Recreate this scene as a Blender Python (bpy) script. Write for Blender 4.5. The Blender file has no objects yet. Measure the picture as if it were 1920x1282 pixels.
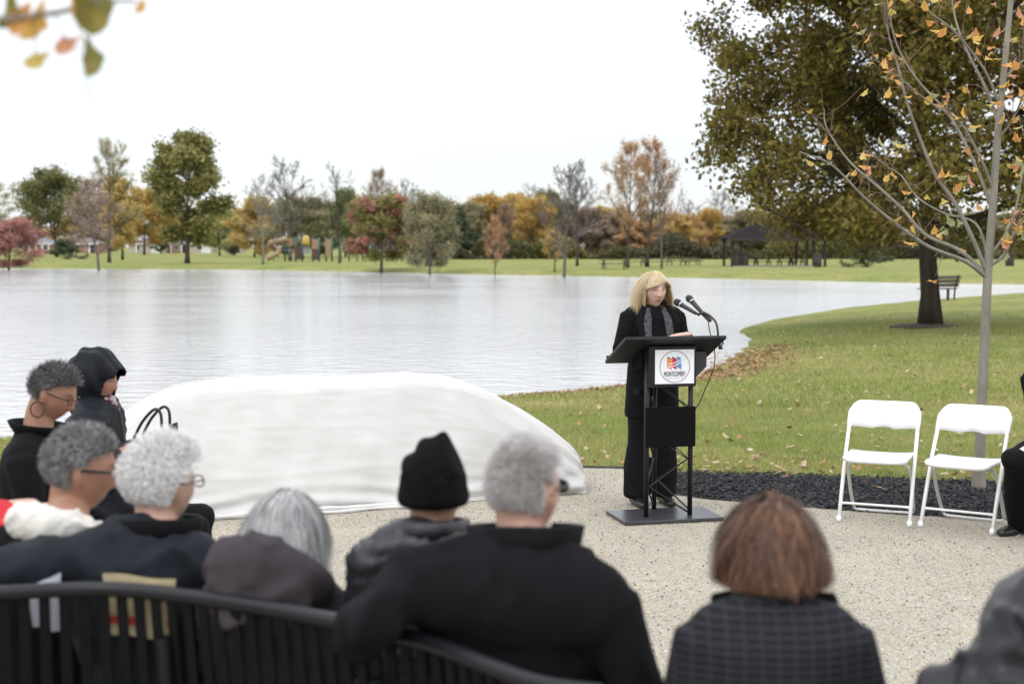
import bpy, bmesh, math, random
import numpy as np
from mathutils import Vector, Matrix, Quaternion, noise as mnoise
R = math.radians
S = bpy.context.scene
COL = S.collection

# ------------------------------------------------------------------ camera
F = 2666.67                      # 50 mm on a 36 mm sensor, in photo pixels (1920 wide)
HORIZON = 463.0
CAM_Z = 1.8
PITCH = math.atan((641 - HORIZON) / F)
cam_data = bpy.data.cameras.new('camera')
cam = bpy.data.objects.new('camera', cam_data)
COL.objects.link(cam)
cam.location = (0, 0, CAM_Z)
cam.rotation_euler = (R(90) - PITCH, 0, 0)
cam_data.lens = 50
cam_data.sensor_width = 36
cam_data.clip_end = 6000
cam_data.clip_start = 0.05
cam_data.dof.use_dof = True
cam_data.dof.focus_distance = 9.6
cam_data.dof.aperture_fstop = 2.8
S.camera = cam

# ------------------------------------------------------------------ sky, sun, exposure
SUN_ELEV, SUN_AZ = R(48), R(-35)      # soft light from behind the cloud, from the left and behind the camera
world = bpy.data.worlds.new('World')
S.world = world
world.use_nodes = True
nt = world.node_tree
nt.nodes.clear()
w_out = nt.nodes.new('ShaderNodeOutputWorld')
w_add = nt.nodes.new('ShaderNodeAddShader')
w_sky = nt.nodes.new('ShaderNodeTexSky')
w_sky.sky_type = 'NISHITA'
w_sky.sun_disc = False
w_sky.sun_elevation = SUN_ELEV
w_sky.sun_rotation = R(180) + SUN_AZ
w_b1 = nt.nodes.new('ShaderNodeBackground')
w_b1.inputs['Strength'].default_value = 0.05
w_b2 = nt.nodes.new('ShaderNodeBackground')
w_b2.inputs['Strength'].default_value = 0.92
w_tc = nt.nodes.new('ShaderNodeTexCoord')
w_sep = nt.nodes.new('ShaderNodeSeparateXYZ')
w_ramp = nt.nodes.new('ShaderNodeValToRGB')
w_ramp.color_ramp.elements[0].position = 0.0
w_ramp.color_ramp.elements[0].color = (0.69, 0.705, 0.76, 1)
w_ramp.color_ramp.elements[1].position = 1.0
w_ramp.color_ramp.elements[1].color = (2.1, 2.1, 2.13, 1)
e = w_ramp.color_ramp.elements.new(0.07); e.color = (0.765, 0.78, 0.825, 1)
e = w_ramp.color_ramp.elements.new(0.16); e.color = (1.01, 1.01, 1.03, 1)
e = w_ramp.color_ramp.elements.new(0.35); e.color = (1.5, 1.5, 1.53, 1)
w_noise = nt.nodes.new('ShaderNodeTexNoise')
w_noise.inputs['Scale'].default_value = 2.2
w_noise.inputs['Detail'].default_value = 5
w_map = nt.nodes.new('ShaderNodeMapping')
w_map.inputs['Scale'].default_value = (1, 1, 4)
w_ma = nt.nodes.new('ShaderNodeMath'); w_ma.operation = 'MULTIPLY_ADD'
w_ma.inputs[1].default_value = 0.26
w_ma.inputs[2].default_value = 0.87
w_mul = nt.nodes.new('ShaderNodeMixRGB'); w_mul.blend_type = 'MULTIPLY'; w_mul.inputs[0].default_value = 1
L = nt.links.new
L(w_tc.outputs['Generated'], w_sep.inputs[0])
L(w_tc.outputs['Generated'], w_map.inputs[0])
L(w_map.outputs[0], w_noise.inputs['Vector'])
L(w_noise.outputs['Fac'], w_ma.inputs[0])
L(w_sep.outputs['Z'], w_ramp.inputs[0])
L(w_ramp.outputs[0], w_mul.inputs[1])
L(w_ma.outputs[0], w_mul.inputs[2])
L(w_mul.outputs[0], w_b2.inputs['Color'])
L(w_sky.outputs[0], w_b1.inputs['Color'])
L(w_b1.outputs[0], w_add.inputs[0])
L(w_b2.outputs[0], w_add.inputs[1])
L(w_add.outputs[0], w_out.inputs['Surface'])

sun_data = bpy.data.lights.new('sun', 'SUN')
sun_data.energy = 0.8
sun_data.angle = R(25)
sun_data.color = (1.0, 0.97, 0.92)
sun = bpy.data.objects.new('sun', sun_data)
COL.objects.link(sun)
sun.rotation_euler = (R(90) - SUN_ELEV, 0, SUN_AZ)
sun.location = (0, -5, 20)

S.view_settings.view_transform = 'Standard'
S.view_settings.look = 'None'
S.view_settings.gamma = 1
S.view_settings.exposure = 0.08
S.view_settings.use_curve_mapping = False
S.cycles.use_denoising = True
S.cycles.max_bounces = 6
S.cycles.transparent_max_bounces = 8

# ------------------------------------------------------------------ helpers
def ray(px, py):
    u = (px - 960) / F; v = (641 - py) / F
    c, s = math.cos(PITCH), math.sin(PITCH)
    return Vector((u, c + v * s, -s + v * c))
def at(px, py, Y):
    d = ray(px, py)
    return Vector((0, 0, CAM_Z)) + d * (Y / d.y)
def gp(px, py, z=0.0):
    d = ray(px, py)
    return Vector((0, 0, CAM_Z)) + d * ((z - CAM_Z) / d.z)

def tag(o, label=None, cat=None, group=None, kind=None):
    if label: o['label'] = label
    if cat: o['category'] = cat
    if group: o['group'] = group
    if kind: o['kind'] = kind
    return o
def link(o, parent=None):
    COL.objects.link(o)
    if parent is not None: o.parent = parent
    return o
def empty(name, loc, label=None, cat=None, group=None, rz=0.0):
    o = bpy.data.objects.new(name, None)
    o.empty_display_size = 0.2
    o.location = loc
    o.rotation_euler = (0, 0, rz)
    link(o)
    return tag(o, label, cat, group)
def mesh_from(name, verts, faces, smooth=False):
    me = bpy.data.meshes.new(name)
    if isinstance(verts, np.ndarray) and isinstance(faces, np.ndarray):
        nv, nf, k = len(verts), len(faces), faces.shape[1]
        me.vertices.add(nv); me.vertices.foreach_set('co', verts.astype(np.float32).ravel())
        me.loops.add(nf * k); me.loops.foreach_set('vertex_index', faces.astype(np.int32).ravel())
        me.polygons.add(nf); me.polygons.foreach_set('loop_start', np.arange(0, nf * k, k, dtype=np.int32))
        me.update(calc_edges=True)
    else:
        me.from_pydata([tuple(v) for v in verts], [], [tuple(f) for f in faces])
    if smooth:
        me.polygons.foreach_set('use_smooth', [True] * len(me.polygons))
    me.update()
    return me
def obj(name, me, mat=None, parent=None, loc=None, rot=None):
    o = bpy.data.objects.new(name, me)
    if mat is not None:
        if len(me.materials) == 0: me.materials.append(mat)
        elif me.materials[0] != mat:
            o.material_slots[0].link = 'OBJECT'
            o.material_slots[0].material = mat
    if loc is not None: o.location = loc
    if rot is not None: o.rotation_euler = rot
    return link(o, parent)
def set_rnd(me, arr, name='rnd'):
    a = me.attributes.new(name, 'FLOAT', 'POINT')
    a.data.foreach_set('value', np.asarray(arr, np.float32))

class MB:
    """collects boxes, tubes and lathes as one mesh"""
    def __init__(s): s.v = []; s.f = []
    def add(s, vs, fs):
        b = len(s.v); s.v += [Vector(x) for x in vs]; s.f += [tuple(i + b for i in f) for f in fs]; return s
    def box(s, c, d, M=None, bev=0.0):
        x, y, z = d[0] / 2, d[1] / 2, d[2] / 2
        if bev <= 0:
            vs = [Vector((i * x, j * y, k * z)) for i in (-1, 1) for j in (-1, 1) for k in (-1, 1)]
            fs = [(0, 1, 3, 2), (4, 6, 7, 5), (0, 4, 5, 1), (2, 3, 7, 6), (0, 2, 6, 4), (1, 5, 7, 3)]
        else:
            bm = bmesh.new()
            bmesh.ops.create_cube(bm, size=1)
            for v in bm.verts: v.co = Vector((v.co.x * d[0], v.co.y * d[1], v.co.z * d[2]))
            bmesh.ops.bevel(bm, geom=bm.edges[:], offset=bev, segments=2, affect='EDGES', profile=0.6)
            bm.verts.index_update()
            vs = [v.co.copy() for v in bm.verts]; fs = [[v.index for v in f.verts] for f in bm.faces]
            bm.free()
        c = Vector(c)
        return s.add([(M @ v if M else v) + c for v in vs], fs)
    def tube(s, pts, rad, sides=8, cap=True, closed=False):
        pts = [Vector(p) for p in pts]; n = len(pts)
        if not hasattr(rad, '__len__'): rad = [rad] * n
        base = len(s.v); up = None
        for i, p in enumerate(pts):
            if closed: t = pts[(i + 1) % n] - pts[i - 1]
            else: t = pts[min(i + 1, n - 1)] - pts[max(i - 1, 0)]
            t = t.normalized() if t.length > 1e-9 else Vector((0, 0, 1))
            if up is None:
                up = t.orthogonal().normalized()
            else:
                up = (up - t * up.dot(t))
                up = up.normalized() if up.length > 1e-6 else t.orthogonal().normalized()
            w = t.cross(up)
            for k in range(sides):
                a = 2 * math.pi * k / sides
                s.v.append(p + (up * math.cos(a) + w * math.sin(a)) * rad[i])
        m = n if closed else n - 1
        for i in range(m):
            for k in range(sides):
                a = base + i * sides + k; b = base + i * sides + (k + 1) % sides
                j = (i + 1) % n
                c = base + j * sides + (k + 1) % sides; d = base + j * sides + k
                s.f.append((a, b, c, d))
        if cap and not closed:
            s.f.append(tuple(base + k for k in range(sides))[::-1])
            s.f.append(tuple(base + (n - 1) * sides + k for k in range(sides)))
        return s
    def lathe(s, prof, sides=16, c=(0, 0, 0), M=None):
        base = len(s.v); c = Vector(c)
        for r, z in prof:
            for k in range(sides):
                a = 2 * math.pi * k / sides
                v = Vector((r * math.cos(a), r * math.sin(a), z))
                s.v.append((M @ v if M else v) + c)
        for i in range(len(prof) - 1):
            for k in range(sides):
                k2 = (k + 1) % sides
                s.f.append((base + i * sides + k, base + i * sides + k2, base + (i + 1) * sides + k2, base + (i + 1) * sides + k))
        s.f.append(tuple(base + k for k in range(sides))[::-1])
        s.f.append(tuple(base + (len(prof) - 1) * sides + k for k in range(sides)))
        return s
    def prism(s, poly, y0, y1, M=None, c=(0, 0, 0)):
        """poly in (x, z), extruded along y"""
        n = len(poly); c = Vector(c)
        vs = [Vector((x, y0, z)) for x, z in poly] + [Vector((x, y1, z)) for x, z in poly]
        fs = [tuple(range(n)), tuple(range(2 * n - 1, n - 1, -1))] + [((i + 1) % n, i, i + n, (i + 1) % n + n) for i in range(n)]
        return s.add([(M @ v if M else v) + c for v in vs], fs)
    def build(s, name, mat, parent=None, smooth=False, loc=None, rot=None):
        return obj(name, mesh_from(name, s.v, s.f, smooth), mat, parent, loc, rot)

# ------------------------------------------------------------------ materials
def nodes(name):
    m = bpy.data.materials.new(name); m.use_nodes = True
    t = m.node_tree; b = t.nodes['Principled BSDF']
    return m, t, b
def mat(name, col, rough=0.6, metal=0.0, var=0.12, vscale=6.0, bump=0.0, bscale=40.0, spec=0.5, sheen=0.0, detail=4, coat=0.0, stretch=None):
    m, t, b = nodes(name)
    b.inputs['Roughness'].default_value = rough
    b.inputs['Metallic'].default_value = metal
    b.inputs['Specular IOR Level'].default_value = spec
    if sheen: b.inputs['Sheen Weight'].default_value = sheen
    if coat: b.inputs['Coat Weight'].default_value = coat
    tc = t.nodes.new('ShaderNodeTexCoord')
    vec = tc.outputs['Object']
    if stretch:
        mp = t.nodes.new('ShaderNodeMapping'); mp.inputs['Scale'].default_value = stretch
        t.links.new(vec, mp.inputs[0]); vec = mp.outputs[0]
    n = t.nodes.new('ShaderNodeTexNoise'); n.inputs['Scale'].default_value = vscale; n.inputs['Detail'].default_value = detail
    t.links.new(vec, n.inputs['Vector'])
    r = t.nodes.new('ShaderNodeValToRGB')
    r.color_ramp.elements[0].position = 0.3; r.color_ramp.elements[1].position = 0.7
    r.color_ramp.elements[0].color = tuple(c * (1 - var) for c in col) + (1,)
    r.color_ramp.elements[1].color = tuple(min(1, c * (1 + var)) for c in col) + (1,)
    t.links.new(n.outputs['Fac'], r.inputs[0]); t.links.new(r.outputs[0], b.inputs['Base Color'])
    if bump:
        n2 = t.nodes.new('ShaderNodeTexNoise'); n2.inputs['Scale'].default_value = bscale; n2.inputs['Detail'].default_value = 3
        t.links.new(vec, n2.inputs['Vector'])
        bp = t.nodes.new('ShaderNodeBump'); bp.inputs['Strength'].default_value = bump; bp.inputs['Distance'].default_value = 0.01
        t.links.new(n2.outputs['Fac'], bp.inputs['Height']); t.links.new(bp.outputs[0], b.inputs['Normal'])
    return m
def rnd_mat(name, cols, rough=0.6, trans=0.0, spec=0.3, attr='rnd'):
    """colour picked along a ramp by the per-piece attribute 'rnd' """
    m, t, b = nodes(name)
    a = t.nodes.new('ShaderNodeAttribute'); a.attribute_name = attr
    r = t.nodes.new('ShaderNodeValToRGB')
    el = r.color_ramp.elements
    while len(el) < len(cols): el.new(0.5)
    for i, c in enumerate(cols):
        el[i].position = i / max(1, len(cols) - 1); el[i].color = tuple(c) + (1,)
    t.links.new(a.outputs['Fac'], r.inputs[0]); t.links.new(r.outputs[0], b.inputs['Base Color'])
    b.inputs['Roughness'].default_value = rough
    b.inputs['Specular IOR Level'].default_value = spec
    if trans:
        tr = t.nodes.new('ShaderNodeBsdfTranslucent'); mx = t.nodes.new('ShaderNodeMixShader')
        mx.inputs[0].default_value = trans
        t.links.new(r.outputs[0], tr.inputs['Color'])
        t.links.new(b.outputs[0], mx.inputs[1]); t.links.new(tr.outputs[0], mx.inputs[2])
        t.links.new(mx.outputs[0], t.nodes['Material Output'].inputs['Surface'])
    return m
# ------------------------------------------------------------------ terrain, lake, gravel, mulch
ZW = -0.35
near_px = [(920, 747), (1000, 742), (1080, 735), (1160, 725), (1250, 716), (1300, 708), (1345, 694), (1385, 668), (1408, 648), (1416, 634),
           (1392, 619), (1425, 606), (1480, 595), (1600, 576), (1730, 563), (1920, 549)]
far_px = [(1920, 533), (1700, 530), (1500, 526), (1300, 521), (1000, 516), (820, 513), (600, 508), (400, 505), (0, 503)]
shore = [(-90, 30), (-45, 15), (-20, 13.5), (-9, 14.6), (-5.7, 15.9), (-3, 17.6), (-1.5, 19)]
shore += [tuple(gp(x, y, ZW)[:2]) for x, y in near_px] + [(36, 70), (60, 78), (62, 84), (42, 86)]
shore += [tuple(gp(x, y, ZW)[:2]) for x, y in far_px] + [(-80, 146), (-100, 120)]
SH = np.array(shore)
def lake_sd(P):
    """signed distance, positive inside the lake"""
    P = np.asarray(P, float); A = SH; B = np.roll(SH, -1, 0)
    best = np.full(len(P), 1e9); inside = np.zeros(len(P), bool)
    for a, b in zip(A, B):
        ab = b - a; t = np.clip(((P - a) @ ab) / (ab @ ab), 0, 1)
        best = np.minimum(best, np.hypot(*(P - (a + t[:, None] * ab)).T))
        c = ((a[1] > P[:, 1]) != (b[1] > P[:, 1]))
        with np.errstate(divide='ignore', invalid='ignore'):
            xi = (b[0] - a[0]) * (P[:, 1] - a[1]) / (b[1] - a[1] if b[1] != a[1] else 1e-9) + a[0]
        inside ^= c & (P[:, 0] < xi)
    return np.where(inside, best, -best)
def sstep(x): x = np.clip(x, 0, 1); return x * x * (3 - 2 * x)
def wob(P, s, seed=0.0):
    x, y = P[:, 0] / s + seed, P[:, 1] / s - seed
    return (np.sin(x * 1.7 + 1.3 * np.sin(y * 1.1)) + np.sin(y * 2.3 + 1.7 * np.sin(x * 0.9 + 1)) + np.sin((x + y) * 3.1)) / 3
def ground_z(P):
    P = np.asarray(P, float)
    d = lake_sd(P) + wob(P, 0.6) * 0.10 * (P[:, 1] < 45)
    w = np.where(P[:, 1] > 75, 4.0, 6.5)
    land = ZW + (0 - ZW) * np.where(d < 0, (lambda q: 1 - (1 - q) ** 2)(np.clip(-d / w, 0, 1)), 0)
    land = land + np.where(P[:, 1] > 13, wob(P, 3.0, 2) * 0.025 * sstep((-d) / 3), 0)
    far = np.clip((P[:, 1] - 300) / 400, 0, 1) * 0.5
    return np.where(d < 0, land + far, ZW - 0.6 * sstep(d / 4))
def gz(x, y): return float(ground_z(np.array([[x, y]]))[0])
def axis(parts):
    out = []
    for a, b, st in parts: out += list(np.arange(a, b, st))
    return np.array(out + [parts[-1][1]])
gx = axis([(-2600, -600, 250), (-600, -120, 40), (-120, -30, 4), (-30, -8, 1), (-8, 16, 0.4), (16, 45, 1.0), (45, 120, 5), (120, 600, 40), (600, 2600, 250)])
gy = axis([(-60, -4, 8), (-4, 12, 1), (12, 30, 0.35), (30, 75, 0.8), (75, 150, 1.2), (150, 320, 8), (320, 800, 60), (800, 4200, 400)])
GX, GY = np.meshgrid(gx, gy)
P = np.stack([GX.ravel(), GY.ravel()], 1)
Z = ground_z(P)
V = np.column_stack([P, Z])
nx, ny = len(gx), len(gy)
idx = np.arange(nx * ny).reshape(ny, nx)
FQ = np.stack([idx[:-1, :-1].ravel(), idx[:-1, 1:].ravel(), idx[1:, 1:].ravel(), idx[1:, :-1].ravel()], 1)

def lawn_mat():
    m, t, b = nodes('lawn'); N = t.nodes.new; K = t.links.new
    tc = N('ShaderNodeTexCoord')
    def noise(sc, det=4, rough=0.6):
        n = N('ShaderNodeTexNoise'); n.inputs['Scale'].default_value = sc; n.inputs['Detail'].default_value = det
        n.inputs['Roughness'].default_value = rough; K(tc.outputs['Object'], n.inputs['Vector']); return n
    def ramp(src, stops):
        r = N('ShaderNodeValToRGB'); el = r.color_ramp.elements
        while len(el) < len(stops): el.new(0.5)
        for i, (p, c) in enumerate(stops): el[i].position = p; el[i].color = tuple(c) + (1,)
        K(src, r.inputs[0]); return r
    big = ramp(noise(0.22, 5).outputs['Fac'], [(0.3, (0.14, 0.19, 0.05)), (0.5, (0.215, 0.23, 0.075)), (0.68, (0.30, 0.27, 0.115))])
    mid = ramp(noise(2.2, 5, 0.7).outputs['Fac'], [(0.32, (0.55, 0.62, 0.5)), (0.5, (1, 1, 1)), (0.72, (1.3, 1.22, 1.05))])
    fine = ramp(noise(42, 3, 0.7).outputs['Fac'], [(0.3, (0.45, 0.5, 0.4)), (0.7, (1.45, 1.4, 1.3))])
    m1 = N('ShaderNodeMixRGB'); m1.blend_type = 'MULTIPLY'; m1.inputs[0].default_value = 1
    m2 = N('ShaderNodeMixRGB'); m2.blend_type = 'MULTIPLY'; m2.inputs[0].default_value = 1
    K(big.outputs[0], m1.inputs[1]); K(mid.outputs[0], m1.inputs[2]); K(m1.outputs[0], m2.inputs[1]); K(fine.outputs[0], m2.inputs[2])
    K(m2.outputs[0], b.inputs['Base Color'])
    b.inputs['Roughness'].default_value = 0.9; b.inputs['Specular IOR Level'].default_value = 0.15
    bp = N('ShaderNodeBump'); bp.inputs['Strength'].default_value = 0.7; bp.inputs['Distance'].default_value = 0.04
    K(noise(30, 4, 0.7).outputs['Fac'], bp.inputs['Height']); K(bp.outputs[0], b.inputs['Normal'])
    return m
M_LAWN = lawn_mat()
tag(obj('ground', mesh_from('ground', V, FQ, True), M_LAWN), 'autumn lawn round the lake and the field beyond', kind='structure')

def water_mat():
    m, t, b = nodes('water'); N = t.nodes.new; K = t.links.new
    b.inputs['Base Color'].default_value = (0.50, 0.50, 0.50, 1)
    b.inputs['Roughness'].default_value = 0.11
    b.inputs['IOR'].default_value = 1.45
    tc = N('ShaderNodeTexCoord')
    mp = N('ShaderNodeMapping'); mp.inputs['Scale'].default_value = (0.55, 1.0, 1); mp.inputs['Rotation'].default_value = (0, 0, R(8))
    K(tc.outputs['Object'], mp.inputs[0])
    def nz(sc, det):
        n = N('ShaderNodeTexNoise'); n.inputs['Scale'].default_value = sc; n.inputs['Detail'].default_value = det
        K(mp.outputs[0], n.inputs['Vector']); return n
    a, c, big = nz(3.2, 3), nz(15, 2), nz(0.12, 3)
    ad = N('ShaderNodeMath'); ad.operation = 'MULTIPLY_ADD'; ad.inputs[1].default_value = 0.28
    K(c.outputs['Fac'], ad.inputs[0]); K(a.outputs['Fac'], ad.inputs[2])
    st = N('ShaderNodeMapRange'); st.inputs[1].default_value = 0.35; st.inputs[2].default_value = 0.65; st.inputs[3].default_value = 0.10; st.inputs[4].default_value = 0.26
    K(big.outputs['Fac'], st.inputs[0])
    bp = N('ShaderNodeBump'); bp.inputs['Distance'].default_value = 0.19
    K(st.outputs[0], bp.inputs['Strength']); K(ad.outputs[0], bp.inputs['Height']); K(bp.outputs[0], b.inputs['Normal'])
    return m
wm = mesh_from('water', [(-140, 6, ZW), (110, 6, ZW), (110, 170, ZW), (-140, 170, ZW)], [(0, 1, 2, 3)])
tag(obj('lake_water', wm, water_mat()), 'pale rippled lake water under the white sky', kind='structure')

# gravel court: far edge follows the photograph
def sheet(name, poly, z, m, lab):
    bm = bmesh.new()
    f = bm.faces.new([bm.verts.new((x, y, z)) for x, y in poly])
    bmesh.ops.triangulate(bm, faces=[f])
    me = bpy.data.meshes.new(name); bm.to_mesh(me); bm.free()
    return tag(obj(name, me, m), lab, kind='structure')
g_edge = [(-9, 11.0), (-6, 11.35), (-3, 11.55), (0, 11.62)] + [tuple(gp(x, y)[:2]) for x, y in [(1080, 878), (1185, 880), (1262, 886)]]
m_low = [tuple(gp(x, y)[:2]) for x, y in [(1262, 929), (1330, 938), (1420, 945), (1500, 952), (1600, 960), (1720, 968), (1830, 974), (1920, 979)]]
m_top = [tuple(gp(x, y)[:2]) for x, y in [(1262, 886), (1330, 889), (1450, 892), (1600, 897), (1750, 903), (1920, 909)]]
g_right = [(5.4, 8.6), (7.5, 6.5), (8, 3), (8, -6), (-9, -6)]
def gravel_mat():
    m, t, b = nodes('gravel'); N = t.nodes.new; K = t.links.new
    tc = N('ShaderNodeTexCoord')
    v = N('ShaderNodeTexVoronoi'); v.inputs['Scale'].default_value = 118
    K(tc.outputs['Object'], v.inputs['Vector'])
    sp = N('ShaderNodeSeparateColor'); K(v.outputs['Color'], sp.inputs[0])
    r = N('ShaderNodeValToRGB'); el = r.color_ramp.elements
    cs = [(0, (0.22, 0.215, 0.21)), (0.14, (0.37, 0.35, 0.31)), (0.38, (0.47, 0.44, 0.37)), (0.6, (0.56, 0.52, 0.42)), (0.8, (0.52, 0.41, 0.24)), (1, (0.68, 0.66, 0.60))]
    while len(el) < len(cs): el.new(0.5)
    for i, (p, c) in enumerate(cs): el[i].position = p; el[i].color = c + (1,)
    K(sp.outputs[0], r.inputs[0])
    n = N('ShaderNodeTexNoise'); n.inputs['Scale'].default_value = 1.1; n.inputs['Detail'].default_value = 5
    K(tc.outputs['Object'], n.inputs['Vector'])
    mr = N('ShaderNodeMapRange'); mr.inputs[1].default_value = 0.3; mr.inputs[2].default_value = 0.7; mr.inputs[3].default_value = 0.82; mr.inputs[4].default_value = 1.0
    K(n.outputs['Fac'], mr.inputs[0])
    mx = N('ShaderNodeMixRGB'); mx.blend_type = 'MULTIPLY'; mx.inputs[0].default_value = 1
    K(r.outputs[0], mx.inputs[1]); K(mr.outputs[0], mx.inputs[2]); K(mx.outputs[0], b.inputs['Base Color'])
    b.inputs['Roughness'].default_value = 0.85; b.inputs['Specular IOR Level'].default_value = 0.25
    bp = N('ShaderNodeBump'); bp.invert = True; bp.inputs['Strength'].default_value = 0.9; bp.inputs['Distance'].default_value = 0.012
    K(v.outputs['Distance'], bp.inputs['Height']); K(bp.outputs[0], b.inputs['Normal'])
    return m
M_GRAVEL = gravel_mat()
sheet('gravel_court', g_edge + m_low + g_right, 0.008, M_GRAVEL, 'pale pea gravel court')
M_MULCH = mat('mulch', (0.022, 0.022, 0.025), 0.75, var=0.6, vscale=60, bump=1.0, bscale=70)
sheet('mulch_bed', m_top[:] + [(6.5, 10.0), (6.5, 8.6)] + [(5.4, 8.6)][:0] + m_low[::-1], 0.012, M_MULCH, 'black shredded mulch bed along the lawn edge')
# black edging strip between gravel and lawn
eb = MB(); eb.tube([(x, y, 0.012) for x, y in g_edge], 0.014, 6)
tag(eb.build('edging_strip', mat('edging', (0.02, 0.02, 0.02), 0.6)), 'thin black edging strip between gravel and grass', kind='structure')

# ---- loose pebbles, mulch chips, grass blades, fallen leaves (uncountable: one object each)
rs = np.random.default_rng(7)
def in_poly(P, poly):
    poly = np.array(poly); ins = np.zeros(len(P), bool)
    for a, b in zip(poly, np.roll(poly, -1, 0)):
        c = ((a[1] > P[:, 1]) != (b[1] > P[:, 1]))
        dy = b[1] - a[1] if b[1] != a[1] else 1e-9
        ins ^= c & (P[:, 0] < (b[0] - a[0]) * (P[:, 1] - a[1]) / dy + a[0])
    return ins
GRAVEL_POLY = g_edge + m_low + g_right
MULCH_POLY = m_top + [(6.5, 10.0), (6.5, 8.6)] + m_low[::-1]
def scatter_in_view(n, y0, y1, power=1.0, margin=0.4):
    y = y0 + (y1 - y0) * rs.random(n) ** power
    x = (rs.random(n) * 2 - 1) * (y * 0.37 + margin)
    return np.stack([x, y], 1)
def rot_rand(n):
    q = rs.normal(size=(n, 4)); q /= np.linalg.norm(q, axis=1)[:, None]
    w, x, y, z = q.T
    return np.stack([np.stack([1 - 2 * (y * y + z * z), 2 * (x * y - w * z), 2 * (x * z + w * y)], 1),
                     np.stack([2 * (x * y + w * z), 1 - 2 * (x * x + z * z), 2 * (y * z - w * x)], 1),
                     np.stack([2 * (x * z - w * y), 2 * (y * z + w * x), 1 - 2 * (x * x + y * y)], 1)], 1)
def pieces(name, base_v, base_f, pos, mats3, rnd, m, lab, smooth=False, kind='stuff'):
    n = len(pos); k = len(base_v)
    V = np.einsum('nij,kj->nki', mats3, base_v) + pos[:, None, :]
    Fc = (base_f[None] + (np.arange(n) * k)[:, None, None]).reshape(-1, base_f.shape[1])
    me = mesh_from(name, V.reshape(-1, 3), Fc, smooth)
    set_rnd(me, np.repeat(rnd, k))
    return tag(obj(name, me, m), lab, kind=kind)
OCT_V = np.array([(1, 0, 0), (-1, 0, 0), (0, 1, 0), (0, -1, 0), (0, 0, 1), (0, 0, -1)], float)
OCT_F = np.array([(0, 2, 4), (2, 1, 4), (1, 3, 4), (3, 0, 4), (2, 0, 5), (1, 2, 5), (3, 1, 5), (0, 3, 5)])
Pp = scatter_in_view(22000, 3.2, 11.6, 0.75)
Pp = Pp[in_poly(Pp, GRAVEL_POLY)]
n = len(Pp)
sz = 0.003 + 0.0045 * rs.random(n) ** 2
mm = rot_rand(n) * (sz[:, None] * np.array([1.2, 1.0, 0.8]))[:, None, :]
pieces('loose_pebbles', OCT_V, OCT_F, np.column_stack([Pp, 0.010 + sz * 0.3]), mm, rs.random(n),
       rnd_mat('pebble', [(0.13, 0.13, 0.13), (0.34, 0.31, 0.27), (0.52, 0.49, 0.41), (0.57, 0.46, 0.28), (0.70, 0.68, 0.63)], 0.8), 'loose pale pebbles over the gravel', True)
Pm = scatter_in_view(26000, 9.0, 11.6, 1.0)
Pm = Pm[in_poly(Pm, MULCH_POLY)]
n = len(Pm)
BOX_V = np.array([(i, j, k) for i in (-1, 1) for j in (-1, 1) for k in (-1, 1)], float)
BOX_F = np.array([(0, 1, 3, 2), (4, 6, 7, 5), (0, 4, 5, 1), (2, 3, 7, 6), (0, 2, 6, 4), (1, 5, 7, 3)])
mm = rot_rand(n); mm[:, 2, :] *= 0.5
mm = mm * (np.stack([0.012 + 0.022 * rs.random(n), 0.003 + 0.004 * rs.random(n), 0.002 + 0.002 * rs.random(n)], 1))[:, None, :]
pieces('mulch_chips', BOX_V, BOX_F, np.column_stack([Pm, 0.016 + 0.022 * rs.random(n)]), mm, rs.random(n),
       rnd_mat('mulch_chip', [(0.008, 0.008, 0.009), (0.022, 0.022, 0.025), (0.06, 0.06, 0.065)], 0.6), 'black shredded mulch chips')
# grass blades
def blades(n, y0, y1, power, h0, h1, w):
    P = scatter_in_view(n, y0, y1, power, 0.8)
    z = ground_z(P)
    keep = ~in_poly(P, MULCH_POLY) & ~in_poly(P, GRAVEL_POLY) & (z > ZW + 0.02)
    P, z = P[keep], z[keep]; k = len(P)
    dens = 0.5 + 0.5 * wob(P, 1.3, 3)
    h = (h0 + (h1 - h0) * rs.random(k)) * (0.75 + 0.5 * dens)
    a = rs.random(k) * 2 * math.pi; lean = h * (0.2 + 0.9 * rs.random(k))
    b = rs.random(k) * 2 * math.pi
    base = np.column_stack([P, z - 0.005]); side = np.column_stack([np.cos(a), np.sin(a), np.zeros(k)]) * w
    tip = base + np.column_stack([np.cos(b) * lean, np.sin(b) * lean, h])
    V = np.stack([base - side, base + side, tip], 1)
    patch = 0.5 + 0.32 * wob(P, 2.0, 5) + 0.18 * wob(P, 0.5, 1)
    return V, np.clip(patch * 0.75 + 0.4 * (rs.random(k) - 0.35), 0, 1)
b1, r1 = blades(120000, 10.3, 17, 1.1, 0.03, 0.075, 0.004)
b2, r2 = blades(90000, 16, 36, 1.2, 0.035, 0.09, 0.009)
BV = np.concatenate([b1, b2]); br = np.concatenate([r1, r2])
me = mesh_from('grass_blades', BV.reshape(-1, 3), np.arange(len(BV) * 3).reshape(-1, 3))
set_rnd(me, np.repeat(br, 3))
tag(obj('grass_blades', me, rnd_mat('grass_blade', [(0.18, 0.26, 0.06), (0.28, 0.31, 0.09), (0.41, 0.38, 0.16), (0.54, 0.46, 0.26)], 0.6, 0.3)), 'short autumn grass on the near lawn', kind='stuff')
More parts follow.
